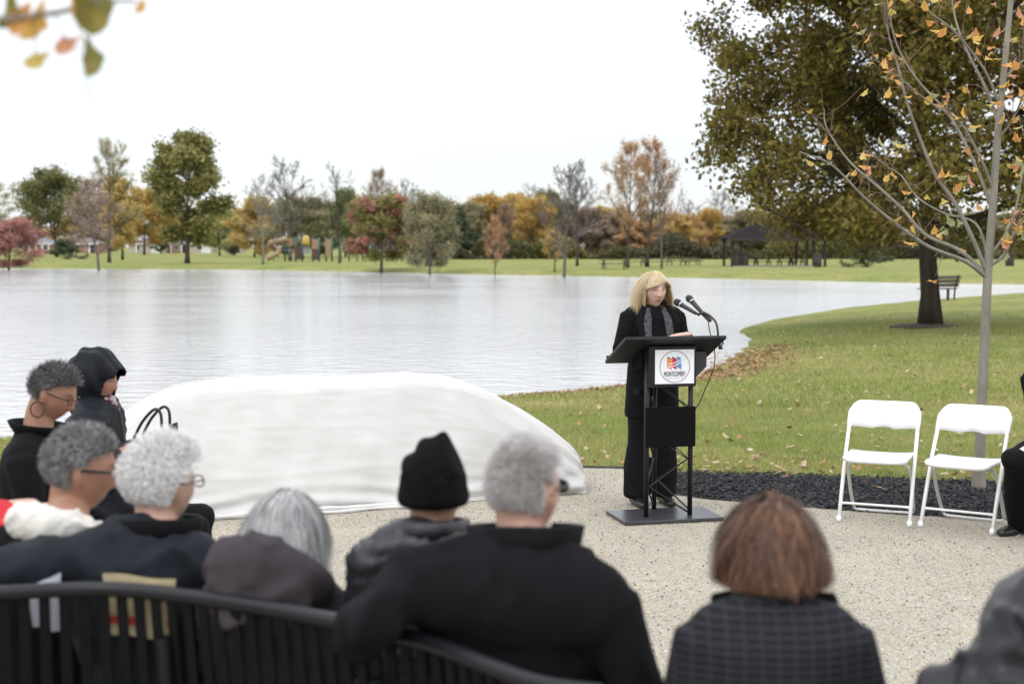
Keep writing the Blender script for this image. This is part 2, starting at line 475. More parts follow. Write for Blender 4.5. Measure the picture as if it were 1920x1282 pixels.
# fallen leaves
LEAF_V = np.array([(0, -1, 0), (0.55, -0.25, 0.12), (0.35, 0.5, 0.05), (0, 1, 0.2), (-0.4, 0.45, 0.12), (-0.6, -0.3, 0.06)], float)
LEAF_F = np.array([(0, 1, 2), (0, 2, 3), (0, 3, 4), (0, 4, 5)])
def flat_rot(n, tilt=0.35):
    a = rs.random(n) * 2 * math.pi; c, s = np.cos(a), np.sin(a); z = np.zeros(n); o = np.ones(n)
    Rz = np.stack([np.stack([c, -s, z], 1), np.stack([s, c, z], 1), np.stack([z, z, o], 1)], 1)
    t = (rs.random(n) - 0.5) * 2 * tilt; c, s = np.cos(t), np.sin(t)
    Rx = np.stack([np.stack([o, z, z], 1), np.stack([z, c, -s], 1), np.stack([z, s, c], 1)], 1)
    return Rz @ Rx
M_FALLEN = rnd_mat('fallen_leaf', [(0.14, 0.075, 0.045), (0.27, 0.14, 0.075), (0.40, 0.22, 0.10), (0.46, 0.31, 0.20), (0.56, 0.46, 0.36)], 0.7, 0.15)
Pl = scatter_in_view(2600, 10.3, 40, 1.3, 0.5)
edge = scatter_in_view(500, 10.6, 12.0, 1.0, 0.5)          # leaves caught along the mulch edge
edge = edge[(edge[:, 0] > 1.2)]
Pl = np.concatenate([Pl, edge]); zl = ground_z(Pl)
k = (zl > ZW + 0.01) & ~in_poly(Pl, GRAVEL_POLY) & (~in_poly(Pl, MULCH_POLY) | (rs.random(len(Pl)) < 0.12))
Pl, zl = Pl[k], zl[k]; n = len(Pl)
sz = 0.022 + 0.03 * rs.random(n)
pieces('fallen_leaves', LEAF_V, LEAF_F, np.column_stack([Pl, zl + 0.035]), flat_rot(n, 0.6) * sz[:, None, None], rs.random(n), M_FALLEN, 'dry leaves scattered on the lawn')
# leaf drift along the shore of the small bay
line = [tuple(gp(x, y, ZW)[:2]) for x, y in [(925, 752), (1080, 740), (1180, 730), (1290, 720), (1345, 702), (1395, 672), (1440, 655)]]
pts = []
wdt = [0.25, 0.3, 0.4, 0.8, 1.1, 1.2, 0.7]; cnt = [260, 260, 420, 650, 850, 420]
for i in range(6):
    a, b = np.array(line[i]), np.array(line[i + 1]); q = rs.random(cnt[i])[:, None]
    w = wdt[i] + (wdt[i + 1] - wdt[i]) * q
    pts.append(a + (b - a) * q + rs.normal(size=(cnt[i], 2)) * w * np.array([0.35, 0.42]) + np.array([0.25, -0.15]))
Pd = np.concatenate(pts); n = len(Pd); zd = np.maximum(ground_z(Pd), ZW)
sz = 0.022 + 0.026 * rs.random(n)
pieces('leaf_drift', LEAF_V, LEAF_F, np.column_stack([Pd, zd + 0.02 + 0.03 * rs.random(n)]), flat_rot(n, 0.7) * sz[:, None, None], np.clip(rs.random(n) * 0.8, 0, 1), M_FALLEN, 'drift of brown leaves washed up along the lake edge')
# ------------------------------------------------------------------ trees
rt = random.Random(11)
def bark_mat(name, c, var=0.35, sc=9):
    return mat(name, c, 0.9, var=var, vscale=sc, bump=0.6, bscale=30, spec=0.2, stretch=(1, 1, 0.25))
M_BARK = bark_mat('bark_dark', (0.075, 0.062, 0.05))
M_BARKG = bark_mat('bark_grey', (0.125, 0.11, 0.097))
M_BARKP = bark_mat('bark_pale', (0.22, 0.205, 0.18))
M_SAP = mat('bark_sapling', (0.22, 0.20, 0.165), 0.8, var=0.22, vscale=14, bump=0.3, bscale=40, stretch=(1, 1, 0.4))

def jit(v, a): return (v + Vector((rt.gauss(0, a), rt.gauss(0, a), rt.gauss(0, a)))).normalized()
def skeleton(spec):
    """polylines (pts, radii) of a tree of height 1; and the twig points that carry leaves"""
    H = 1.0; lines = []; tips = []
    tr = spec['trunk_r']; lean = spec.get('lean', 0.0)
    n = 12; pts = []; p = Vector((0, 0, -0.01)); d = Vector((lean, 0, 1)).normalized()
    top = spec.get('leader', 0.93)
    for i in range(n + 1):
        pts.append(p.copy())
        d = (jit(d, spec.get('wobble', 0.035)) + Vector((0, 0, 0.12))).normalized()
        p = p + d * (top / n)
    rad = [tr * (1 - 0.92 * (i / n) ** 0.9) * (1.35 if i == 0 else 1) for i in range(n + 1)]
    lines.append((pts, rad, 0))
    def sample(pl, t):
        x = t * (len(pl) - 1); i = min(int(x), len(pl) - 2); f = x - i
        return pl[i].lerp(pl[i + 1], f)
    def branch(start, d, length, r, lev):
        nseg = 5 if lev < 3 else 3
        ps = [start.copy()]; q = start.copy()
        for i in range(nseg):
            d2 = jit(d, spec['gnarl'] * (1 if lev < 3 else 1.3))
            d = (d2 + Vector((0, 0, spec['up'][min(lev, 3) - 1]))).normalized()
            q = q + d * (length / nseg); ps.append(q.copy())
        rr = [max(r * (1 - 0.8 * i / nseg), spec['rmin']) for i in range(nseg + 1)]
        lines.append((ps, rr, lev))
        if lev >= spec['levels'] - 1:
            for t in (0.45, 0.75, 1.0): tips.append(sample(ps, t))
        if lev < spec['levels']:
            k = spec['kids'][lev - 1]
            for j in range(k):
                t = 0.25 + 0.75 * (j + rt.random()) / k
                s0 = sample(ps, min(t, 0.99))
                ax = d.orthogonal().normalized(); ax.rotate(Quaternion(d, rt.random() * 6.283))
                ang = R(spec['ang'] + rt.uniform(-14, 14))
                d3 = (d * math.cos(ang) + ax * math.sin(ang)).normalized()
                branch(s0, d3, length * spec['ratio'] * (1.15 - 0.55 * t) * rt.uniform(0.75, 1.2), max(r * 0.5 * (1.1 - 0.5 * t), spec['rmin']), lev + 1)
    nl = spec['limbs']; cb = spec['base']
    ga = rt.random() * 6.28
    for j in range(nl):
        t = cb + (0.98 - cb) * ((j + rt.random() * 0.8) / nl) ** spec.get('pack', 1.0)
        s0 = sample(pts, min(t / 1.0, 0.99))
        ga += 2.4 + rt.uniform(-0.35, 0.35)
        f = (t - cb) / (1 - cb)
        el = R(spec['el0'] + (spec['el1'] - spec['el0']) * f + rt.uniform(-8, 8))
        d = Vector((math.cos(ga) * math.cos(el), math.sin(ga) * math.cos(el), math.sin(el)))
        ln = spec['reach'](f) * rt.uniform(0.85, 1.12)
        branch(s0, d, ln, tr * 0.5 * (1 - 0.75 * f), 1)
    return lines, tips
def wood_mesh(name, lines, s=1.0):
    b = MB()
    for ps, rr, lev in lines:
        sides = (9, 6, 4, 3, 3, 3)[min(lev, 5)]
        b.tube([p * s for p in ps], [r * s for r in rr], sides, cap=lev == 0)
    return mesh_from(name, b.v, b.f, True)
def leaf_mesh(name, tips, per, spread, size, seed, squash=1.0, flat=0.0):
    r = np.random.default_rng(seed)
    T = np.array([tuple(t) for t in tips]); n = len(T) * per
    clump = np.repeat(r.random(len(T)), per)
    C = np.repeat(T, per, 0) + r.normal(size=(n, 3)) * spread
    s = size * (0.55 + 0.9 * r.random(n))
    u = r.normal(size=(n, 3)); u[:, 2] *= 1 - flat; u /= np.linalg.norm(u, axis=1)[:, None]
    w = r.normal(size=(n, 3)); w -= (w * u).sum(1)[:, None] * u; w /= np.linalg.norm(w, axis=1)[:, None]
    nn = np.cross(u, w)
    V = np.stack([C - u * s[:, None], C + w * s[:, None] * 0.55 + nn * s[:, None] * 0.18, C + u * s[:, None], C - w * s[:, None] * 0.55 + nn * s[:, None] * 0.18], 1)
    b = np.arange(n)[:, None] * 4
    Fq = b + np.array([[0, 1, 2, 3]])
    me = mesh_from(name, V.reshape(-1, 3), Fq)
    zz = (C[:, 2] - C[:, 2].min()) / (np.ptp(C[:, 2]) + 1e-6)
    set_rnd(me, np.repeat(np.clip(0.5 * clump + 0.5 * r.random(n), 0, 1), 4))
    return me
VASE = dict(trunk_r=0.016, levels=4, kids=(6, 5, 4), ang=34, ratio=0.50, gnarl=0.10, up=(0.10, 0.08, 0.04), rmin=0.0011, limbs=20, base=0.20, el0=25, el1=62, reach=lambda f: 0.36 * (1 - 0.62 * f) * (0.75 + 0.5 * math.sin(min(1, f * 2.2) * 1.57)))
def spec(**k): d = dict(VASE); d.update(k); return d
ARCH = {}
def arche(key, sp, per=0, spread=0.02, size=0.012, seed=1):
    lines, tips = skeleton(sp)
    ARCH[key] = (wood_mesh('branches_' + key, lines), leaf_mesh('leaves_' + key, tips, per, spread, size, seed) if per else None, tips)
arche('bare1', spec())
arche('bare2', spec(base=0.25, el0=32, el1=64, limbs=19))
arche('bare3', spec(base=0.18, el0=40, limbs=12, leader=0.80, reach=lambda f: 0.50 * (1 - 0.45 * f), gnarl=0.13))
arche('sparse', spec(base=0.22, limbs=15, reach=lambda f: 0.42 * (1 - 0.55 * f)), per=1, spread=0.015, size=0.0055, seed=4)
arche('half', spec(base=0.25, limbs=16), per=1, spread=0.02, size=0.0072, seed=5)
LEAFY = dict(levels=3, kids=(6, 5, 0), limbs=20, rmin=0.0014, ratio=0.5)
arche('oval', spec(base=0.17, el0=10, el1=70, reach=lambda f: 0.27 * math.sin(0.25 + 2.5 * f) + 0.03, **LEAFY), per=11, spread=0.026, size=0.013, seed=6)
arche('round', spec(base=0.22, el0=8, el1=65, leader=0.85, reach=lambda f: 0.40 * math.sin(0.45 + 2.2 * f) + 0.03, **LEAFY), per=9, spread=0.032, size=0.013, seed=7)
arche('wide', spec(base=0.24, el0=15, el1=60, leader=0.78, reach=lambda f: 0.50 * (1 - 0.45 * f), **LEAFY), per=9, spread=0.032, size=0.013, seed=8)
arche('dense', spec(base=0.08, el0=5, el1=65, leader=0.88, reach=lambda f: 0.38 * math.sin(0.6 + 2.0 * f) + 0.03, **LEAFY), per=11, spread=0.035, size=0.016, seed=9)
arche('conifer', spec(base=0.04, el0=20, el1=55, leader=0.99, reach=lambda f: 0.20 * (1 - f) + 0.02, **LEAFY), per=9, spread=0.015, size=0.012, seed=10)
arche('bush', dict(VASE, base=0.02, el0=-8, el1=75, leader=0.7, limbs=22, levels=3, kids=(5, 4, 0), trunk_r=0.02, reach=lambda f: 0.62 * (1 - 0.35 * f)), per=8, spread=0.04, size=0.022, seed=12)
def leafm(name, *cols, k=1.0):
    cols = [tuple(min(0.7, (c * .76 + .24 * sum(q) / 3) * k) for c in q) for q in cols] if k != 1.0 else cols  # far foliage is lightened and greyed: distance haze put into the leaf colour
    return rnd_mat('foliage_' + name, cols, 0.65, 0.25, 0.2)
LK = 2.6
ML = {
 'olive': leafm('olive', (0.045, 0.055, 0.012), (0.10, 0.095, 0.018), (0.18, 0.145, 0.03), k=LK),
 'olivedark': leafm('olivedark', (0.03, 0.04, 0.012), (0.065, 0.07, 0.018), (0.15, 0.12, 0.025), k=LK),
 'green': leafm('green', (0.035, 0.06, 0.016), (0.075, 0.105, 0.025), (0.15, 0.14, 0.035), k=LK),
 'greyolive': leafm('greyolive', (0.07, 0.07, 0.035), (0.12, 0.11, 0.05), (0.19, 0.155, 0.07), k=LK),
 'gold': leafm('gold', (0.22, 0.13, 0.015), (0.42, 0.25, 0.025), (0.58, 0.38, 0.05), k=1.45),
 'ochre': leafm('ochre', (0.13, 0.085, 0.02), (0.25, 0.155, 0.03), (0.38, 0.25, 0.05), k=LK),
 'orange': leafm('orange', (0.14, 0.07, 0.035), (0.22, 0.12, 0.045), (0.28, 0.18, 0.07), k=LK),
 'rust': leafm('rust', (0.11, 0.06, 0.03), (0.22, 0.105, 0.045), (0.30, 0.19, 0.06), k=LK),
 'red': leafm('red', (0.11, 0.025, 0.03), (0.22, 0.05, 0.06), (0.29, 0.10, 0.09), k=LK),
 'wine': leafm('wine', (0.11, 0.04, 0.035), (0.19, 0.075, 0.06), (0.24, 0.13, 0.085), k=LK),
 'palegreen': leafm('palegreen', (0.10, 0.12, 0.035), (0.18, 0.19, 0.055), (0.30, 0.26, 0.08), k=LK),
 'dark': leafm('dark', (0.018, 0.028, 0.014), (0.035, 0.05, 0.022), (0.065, 0.075, 0.03), k=LK),
 'yellowleaf': leafm('yellowleaf', (0.20, 0.18, 0.04), (0.32, 0.27, 0.06), (0.42, 0.34, 0.08), k=1.45),
 'brownleaf': leafm('brownleaf', (0.09, 0.065, 0.045), (0.15, 0.10, 0.07), (0.20, 0.15, 0.10), k=LK),
}
def tree(name, label, arch, px, base_y, top_y, width_px, leaf=None, bark=M_BARK, rz=None, D=None, group=None, extra=None):
    """stands on the ground where its foot shows; height and spread from the photograph at that distance"""
    if D is None:
        D = gp(px, base_y, 0).y
    X = (px - 960) / F * D
    z0 = gz(X, D)
    H = at(px, top_y, D).z - z0
    W = width_px / F * D
    wood, leaves, tips = ARCH[arch]
    if not hasattr(tree, 'ext'): tree.ext = {}
    if arch not in tree.ext:
        T = np.array([tuple(t) for t in tips]); tree.ext[arch] = (np.percentile(np.abs(T[:, 0]), 97) * 2, T[:, 2].max())
    ew, eh = tree.ext[arch]
    sz = H / (eh * 1.01); sx = W / ew
    root = empty(name, (X, D, z0), label, 'bush' if 'bush' in name else 'tree', group)
    rz = rt.random() * 6.28 if rz is None else rz
    def put(nm, me, m):
        o = obj(nm, me, m, root)
        o.scale = (sx, sx, sz); o.rotation_euler = (0, 0, rz)
        return o
    put('trunk', wood, bark)
    if leaves is not None and leaf: put('crown', leaves, ML[leaf])
    if extra:
        for (am, lf) in extra: put('crown', ARCH[am][1], ML[lf])
    return root
G1 = 'trees along the far shore'
tree('small_tree', 'small wine red round tree by the far shore near the white pole', 'round', 17, 499, 408, 100, 'wine', rz=1)
tree('bare_tree', 'bare grey treetop with yellowing leaves behind the small wine red tree', 'sparse', 0, 480, 335, 110, 'palegreen', M_BARKG)
tree('shade_tree', 'dark green and yellow broad tree behind the round dark bush', 'wide', 108, 482, 312, 135, 'olivedark', rz=0.4)
tree('round_bush', 'round dark green bush on the grass before the grey roofed house', 'bush', 124, 486, 447, 60, 'dark')
tree('bare_tree', 'twiggy grey-brown tree with a pale trunk, foremost by the far shore', 'half', 186, 500, 330, 105, 'brownleaf', M_BARKG)
tree('tall_bare_tree', 'tallest nearly bare tree with few yellow leaves beside the dark green tree', 'sparse', 206, 492, 252, 125, 'yellowleaf', M_BARK)
tree('yellowing_tree', 'yellow-brown tree with a leaning trunk in front of the golden tree', 'oval', 231, 487, 335, 70, 'ochre')
tree('golden_tree', 'bright golden tree behind the brown roofed house', 'round', 272, 476, 352, 90, 'gold', D=330)
tree('tall_olive_tree', 'tall full olive green oval tree standing alone before the houses', 'oval', 352, 494, 250, 122, 'olive', rz=2.1)
tree('pale_green_tree', 'pale green rounded tree just right of the tall olive tree', 'round', 413, 478, 372, 75, 'palegreen', D=290)
tree('arborvitae', 'dark green cone-shaped conifer beside the brown roofed house', 'conifer', 303, 474, 427, 26, 'dark', D=372)
tree('bare_tree', 'slender bare tree with a pale trunk in front of the spiral slide', 'bare1', 494, 496, 322, 70, None, M_BARKP)
tree('yellow_green_tree', 'yellow-green bushy tree behind the pale trunked bare tree', 'dense', 478, 478, 370, 75, 'ochre', D=250)
tree('bare_tree', 'tall dense bare tree standing over the playground posts', 'bare2', 545, 489, 287, 100, None, M_BARKG)
tree('olive_tree', 'brown-olive leafy tree behind the playground panels', 'round', 568, 482, 365, 110, 'greyolive', D=225)
tree('bare_tree', 'spreading bare tree with dark trunk before the climbing bars', 'bare3', 637, 494, 300, 92, None, M_BARK)
tree('green_tree', 'grey-green rounded tree behind the spreading bare tree', 'dense', 648, 480, 355, 66, 'green', D=255)
tree('maple_tree', 'red and olive maple by the far shore', 'round', 715, 503, 362, 118, 'olive', M_BARKG, extra=None, rz=0.7)
tree('bare_tree', 'bare twiggy treetop rising behind the red maple', 'half', 716, 489, 313, 66, 'brownleaf', M_BARKG)
tree('bare_tree', 'low bare treetop to the right behind the red maple', 'bare1', 763, 481, 330, 62, None, M_BARKG, D=245)
tree('olive_tree', 'brown-olive tree with a leaning pale trunk beside the red maple', 'round', 806, 506, 360, 90, 'greyolive', M_BARKG)
tree('small_tree', 'small red-orange young tree alone before the dark wood edge', 'half', 928, 509, 403, 42, 'rust', M_BARK)
tree('small_tree', 'small olive tree touching the foot of the tall bare pair', 'half', 1040, 507, 432, 52, 'ochre')
tree('bare_tree', 'tall bare tree, the nearer of the bare pair at the far shore', 'bare2', 1057, 511, 295, 110, None, M_BARKG, rz=1.0)
tree('bare_tree', 'tall bare tree, the farther of the bare pair at the far shore', 'bare1', 1082, 499, 295, 80, None, M_BARK, rz=2.0)
tree('tall_tree', 'tall tree with orange-brown leaves by the picnic tables', 'half', 1177, 502, 260, 90, 'orange', M_BARK)
tree('tall_tree', 'tall dark trunked tree with thin rust leaves behind the speaker', 'half', 1214, 500, 255, 95, 'rust', M_BARK)
tree('bare_tree', 'tall bare tree with pale trunk rising above the blonde speaker', 'bare3', 1240, 504, 278, 105, None, M_BARKG)
tree('dark_bush', 'dark rounded bush on the far grass between shelter and big tree', 'bush', 1627, 501, 455, 75, 'dark')

# red patches of the maple: a second crown of its own clumps on the same trunk
mp = [o for o in COL.objects if o.name.startswith('maple_tree')][0]
tr_ = [c for c in mp.children][0]
tp = [t for t in ARCH['round'][2] if (mnoise.noise(Vector(t) * 5 + Vector((3, 0, 7))) > 0.12 and t.z > 0.3)]
o = obj('red_crown', leaf_mesh('leaves_red', tp, 9, 0.028, 0.016, 3), ML['red'], mp); o.scale = tr_.scale; o.rotation_euler = tr_.rotation_euler
o['label'] = 'bright red leaf patches of the crown'

# the wood edge beyond the field
WG = 'trees in the wood edge beyond the field'
WL = {'dark': 'dark evergreen tree in the wood edge', 'gold': 'golden yellow tree in the wood edge', 'greyolive': 'grey-olive tree in the wood edge',
      'ochre': 'ochre yellow tree in the wood edge', 'green': 'green leafy tree in the wood edge', 'brownleaf': 'brown half-bare tree in the wood edge',
      'orange': 'orange leafy tree in the wood edge', 'olive': 'olive tree in the wood edge', 'rust': 'rust coloured tree in the wood edge', 'bare': 'bare grey tree in the wood edge'}
wood = [(846, 384, 70, 'dark', 'dense', 215), (800, 385, 60, 'brownleaf', 'dense', 240), (878, 380, 55, 'greyolive', 'dense', 225), (893, 372, 50, 'green', 'dense', 235), (925, 366, 62, 'gold', 'dense', 230), (950, 380, 46, 'brownleaf', 'half', 226),
        (975, 364, 70, 'ochre', 'dense', 235), (1000, 368, 60, 'gold', 'round', 222), (1025, 358, 70, 'olive', 'dense', 240), (1058, 376, 70, 'greyolive', 'dense', 230),
        (1095, 390, 64, 'brownleaf', 'dense', 228), (1120, 388, 70, 'ochre', 'dense', 240), (1150, 398, 60, 'brownleaf', 'dense', 226), (1165, 392, 66, 'olive', 'round', 238), (1190, 415, 64, 'orange', 'dense', 224), (1222, 396, 70, 'greyolive', 'dense', 235),
        (1262, 400, 70, 'ochre', 'dense', 226), (1290, 370, 60, 'bare', 'bare1', 240), (1296, 402, 44, 'orange', 'dense', 228), (1322, 392, 48, 'gold', 'dense', 232), (1345, 350, 70, 'bare', 'bare2', 245), (1365, 405, 70, 'brownleaf', 'dense', 236),
        (1400, 395, 80, 'greyolive', 'dense', 230), (1445, 400, 80, 'rust', 'dense', 238), (1490, 398, 80, 'ochre', 'dense', 232), (1535, 405, 80, 'greyolive', 'dense', 228), (1580, 396, 80, 'orange', 'dense', 236),
        (1630, 400, 90, 'olive', 'dense', 230), (1680, 402, 90, 'brownleaf', 'dense', 238), (1735, 396, 90, 'greyolive', 'dense', 232), (1790, 400, 90, 'ochre', 'dense', 236), (1845, 398, 90, 'greyolive', 'dense', 230), (1905, 400, 90, 'olive', 'dense', 236), (1955, 396, 90, 'rust', 'dense', 234),
        (905, 355, 60, 'bare', 'bare2', 250), (1000, 340, 60, 'bare', 'bare1', 255)]
WNEAR = [(870, 'beside the brown-olive leaning tree'), (950, 'behind the small red-orange tree'), (1015, 'between the red-orange tree and the tall bare pair'), (1110, 'behind the tall bare pair'), (1160, 'between the bare pair and the orange-brown tree'), (1200, 'behind the orange-brown tall tree'),
         (1270, 'behind the blonde speaker'), (1310, 'right behind the open picnic tables'), (1360, 'just before the shelter begins'), (1430, 'behind the bins of the shelter'), (1560, 'behind the middle of the shelter'), (1650, 'behind the dark bush'), (1710, 'between dark bush and big trunk'), (1770, 'behind the big trunk'), (1870, 'behind the young maple'), (9999, 'past the young maple')]
BNEAR = [(0, 'at the edge of the houses'), (100, 'behind the grey roofed house'), (170, 'behind the brick house'), (240, 'behind the yellow-brown tree'), (350, 'behind the low brick house'), (400, 'behind the tan house'), (460, 'behind the pale green tree'), (560, 'behind the spiral slide'), (640, 'behind the play panels'), (720, 'behind the climbing bars'), (760, 'behind the red maple'), (9999, 'between red maple and leaning tree')]
def where(px, table): return next(t for lim, t in table if px < lim)
for px, ty, w, c, a, D in wood:
    tree('wood_edge_tree', WL[c] + ' ' + where(px, WNEAR), a, px, 480, ty, w * 1.15, None if c == 'bare' else c, M_BARKG, D=D, group=WG)
for px, ty, w, c, a, D in [(-40, 385, 90, 'greyolive', 'dense', 425), (50, 405, 70, 'brownleaf', 'dense', 425), (150, 400, 80, 'ochre', 'dense', 425), (195, 395, 70, 'greyolive', 'dense', 425), (330, 400, 80, 'olive', 'dense', 425), (375, 396, 70, 'ochre', 'dense', 425), (440, 400, 60, 'greyolive', 'dense', 300), (520, 385, 70, 'olive', 'dense', 262), (610, 388, 60, 'greyolive', 'dense', 265), (690, 385, 70, 'ochre', 'dense', 260), (735, 388, 60, 'greyolive', 'dense', 255), (780, 378, 66, 'olive', 'dense', 250)]:
    tree('backdrop_tree', {'greyolive': 'grey-olive backdrop tree', 'brownleaf': 'brown backdrop tree', 'ochre': 'ochre backdrop tree', 'olive': 'olive backdrop tree'}[c] + ' ' + where(px, BNEAR), a, px, 478, ty, w * 1.1, c, M_BARKG, D=D, group='trees behind houses and playground')
# undergrowth at the foot of the wood: one mass
r = np.random.default_rng(21)
n = 30000
x = -15 + 110 * r.random(n); y = 208 + 10 * r.random(n) + 2.5 * np.sin(x / 7)
hh = (2.3 + 1.3 * np.sin(x / 3.1) + 0.9 * np.sin(x / 1.3 + 2)) * (0.35 + 0.65 * r.random(n) ** 0.5)
C = np.column_stack([x, y, hh * r.random(n) ** 0.6])
u = r.normal(size=(n, 3)); u /= np.linalg.norm(u, axis=1)[:, None]
w = np.cross(u, r.normal(size=(n, 3))); w /= np.linalg.norm(w, axis=1)[:, None]
s = 0.19 + 0.22 * r.random(n)
Vq = np.stack([C - u * s[:, None], C + w * s[:, None] * .6, C + u * s[:, None], C - w * s[:, None] * .6], 1)
me = mesh_from('undergrowth', Vq.reshape(-1, 3), np.arange(n * 4).reshape(-1, 4))
set_rnd(me, np.repeat(np.clip(0.5 + 0.35 * np.sin(x / 5.3) + 0.3 * (r.random(n) - 0.5), 0, 1), 4))
tag(obj('undergrowth', me, rnd_mat('undergrowth', [(0.05, 0.045, 0.03), (0.10, 0.085, 0.045), (0.08, 0.09, 0.03), (0.19, 0.15, 0.045)], 0.8, 0.2)), 'low brown and green undergrowth along the wood edge', kind='stuff')

# ---- the big dark tree on the near shore
def big_tree():
    global rt
    rt = random.Random(5)
    p = gp(1745, 608, 0); z0 = gz(p.x, p.y)
    root = empty('big_tree', (p.x, p.y, z0), 'large dense dark green and brown tree with thick trunk on the near lawn', 'tree')
    H = 11.5
    sp = spec(trunk_r=0.0215, levels=4, kids=(7, 5, 4), ang=42, ratio=0.5, gnarl=0.13, up=(0.0, -0.015, -0.02), rmin=0.0007, limbs=40, base=0.20, el0=-3, el1=66, leader=0.88, pack=1.1, wobble=0.03,
              reach=lambda f: 0.455 * (1.0 - 0.46 * f ** 0.9))
    lines, tips = skeleton(sp)
    lines = [l for l in lines if l[2] < 1 or min(q.z for q in l[0]) > (0.185 if min(q.x for q in l[0]) < -0.12 else 0.158)]
    obj('trunk', wood_mesh('big_trunk', [l for l in lines if l[2] < 4 or rt.random() < .3], H), bark_mat('bark_big', (0.045, 0.036, 0.028)), root)
    T = [t * H for t in tips if t.z > (0.19 if t.x < -0.12 else 0.158)]
    rt.shuffle(T)
    cell = lambda t: mnoise.noise(Vector(t) * 0.55 + Vector((9, 4, 1)))
    T = [t for t in T if cell(t) > -0.22 or rt.random() < 0.35]
    print('tips before cut', len(T)); T = T[:26000]
    me = leaf_mesh('big_leaves', T, 8, 0.17, 0.069, 77)
    obj('crown', me, leafm('big', (0.045, 0.05, 0.012), (0.10, 0.095, 0.02), (0.20, 0.16, 0.032), (0.17, 0.13, 0.035), (0.20, 0.10, 0.05)), root)
    # dark bare soil ring
    b = MB(); b.lathe([(0.95, -0.03), (0.8, 0.02), (0.4, 0.06)], 24)
    obj('soil_ring', mesh_from('soil_ring', b.v, b.f, True), mat('soil', (0.05, 0.04, 0.03), 0.9, var=0.4, vscale=8), root)
    return len(T)
NBIG = big_tree()
print('big tips', NBIG)
# ------------------------------------------------------------------ far houses, playground, shelter, tables
M_WHITE = mat('white_paint', (0.72, 0.72, 0.70), 0.6, var=0.06)
M_ROOFG = mat('roof_grey', (0.17, 0.175, 0.19), 0.9, var=0.2, vscale=3)
M_ROOFB = mat('roof_brown', (0.15, 0.115, 0.10), 0.9, var=0.2, vscale=3)
M_BRICK = mat('brick_wall', (0.30, 0.17, 0.13), 0.9, var=0.2, vscale=8)
M_TANW = mat('tan_wall', (0.42, 0.37, 0.30), 0.9, var=0.12)
M_GLASS = mat('dark_glass', (0.03, 0.035, 0.04), 0.15, var=0.1)
M_DARKW = mat('dark_timber', (0.035, 0.028, 0.024), 0.8, var=0.3, vscale=5)
M_TEAL = mat('teal_paint', (0.03, 0.11, 0.105), 0.45, var=0.1)
M_TANP = mat('tan_plastic', (0.30, 0.20, 0.12), 0.45, var=0.08)
M_MAROON = mat('maroon_panel', (0.09, 0.045, 0.045), 0.6, var=0.15)
M_YELLOW = mat('yellow_plastic', (0.46, 0.33, 0.06), 0.5, var=0.08)
M_GREYP = mat('grey_panel', (0.28, 0.29, 0.30), 0.6)
def house(px0, px1, D, label, wallm, roofm, wall_h=2.6, roof_h=1.7, hip=True, porch=0, garage=None, depth=9, wins=3):
    X0, X1 = (px0 - 960) / F * D, (px1 - 960) / F * D
    w = X1 - X0; cx = (X0 + X1) / 2; z0 = gz(cx, D)
    root = empty('ranch_house', (cx, D, z0), label, 'house')
    b = MB(); b.box((0, depth / 2, wall_h / 2), (w, depth, wall_h)); b.build('wall', wallm, root)
    e = 0.5; hw = w / 2 + e; ins = depth * 0.45 if hip else 0.0
    vs = [(-hw, -e, wall_h), (hw, -e, wall_h), (hw, depth + e, wall_h), (-hw, depth + e, wall_h), (-hw + ins, depth / 2, wall_h + roof_h), (hw - ins, depth / 2, wall_h + roof_h)]
    b = MB(); b.add(vs, [(0, 1, 5, 4), (1, 2, 5), (2, 3, 4, 5), (3, 0, 4), (0, 3, 2, 1)]); rf = b.build('roof', roofm, root)
    b = MB(); b.box((0, -e - 0.03, wall_h - 0.1), (2 * hw, 0.06, 0.26)); b.build('fascia', M_WHITE, rf)
    b = MB(); b.box((w * 0.18, depth / 2 + 0.6, wall_h + roof_h * 0.75), (0.7, 0.7, 1.5)); b.build('chimney', M_BRICK, rf)
    for i in range(wins):
        x = -w / 2 + w * (i + 0.6) / (wins + 0.2)
        b = MB(); b.box((x, -0.03, 1.5), (1.5, 0.08, 1.25)); f = b.build('window', M_WHITE, root)
        b = MB(); b.box((x, -0.08, 1.5), (1.25, 0.05, 1.0)); b.build('pane', M_GLASS, f)
    b = MB(); b.box((w * 0.34, -0.03, 1.05), (0.95, 0.08, 2.1)); b.build('door', M_DARKW, root)
    for i in range(porch):
        x = -w / 2 + w * (i + 0.5) / porch
        b = MB(); b.box((x, -e + 0.15, wall_h / 2 - 0.12), (0.35, 0.25, wall_h - 0.24)); b.build('post', M_WHITE, root)
    if garage:
        b = MB(); b.box((garage * w, -0.05, 1.1), (2.6, 0.08, 2.15)); g = b.build('garage_door', M_WHITE, root)
        for k in range(3):
            b = MB(); b.box((garage * w, -0.1, 0.55 + k * 0.55), (2.5, 0.03, 0.03)); b.build('panel_line', M_GREYP, g)
    return root
HD = 385
house(52, 100, HD, 'grey roofed house with white porch posts left of the dark bush', M_BRICK, M_ROOFG, porch=4, wins=2)
house(128, 184, HD, 'brick house behind the twiggy trees with a white corner', M_BRICK, M_ROOFB, porch=2, wins=2, roof_h=1.6)
house(243, 302, HD, 'white fronted house with brown hip roof under the golden tree', M_TANW, M_ROOFB, garage=0.36, wins=2, porch=2)
house(313, 352, HD + 8, 'low brick house with white posts behind the tall olive tree trunk', M_BRICK, M_ROOFB, porch=2, wins=1, roof_h=1.3)
house(356, 395, HD + 3, 'tan walled house right of the tall olive tree trunk', M_TANW, M_ROOFB, wins=1, garage=0.3, roof_h=1.3)
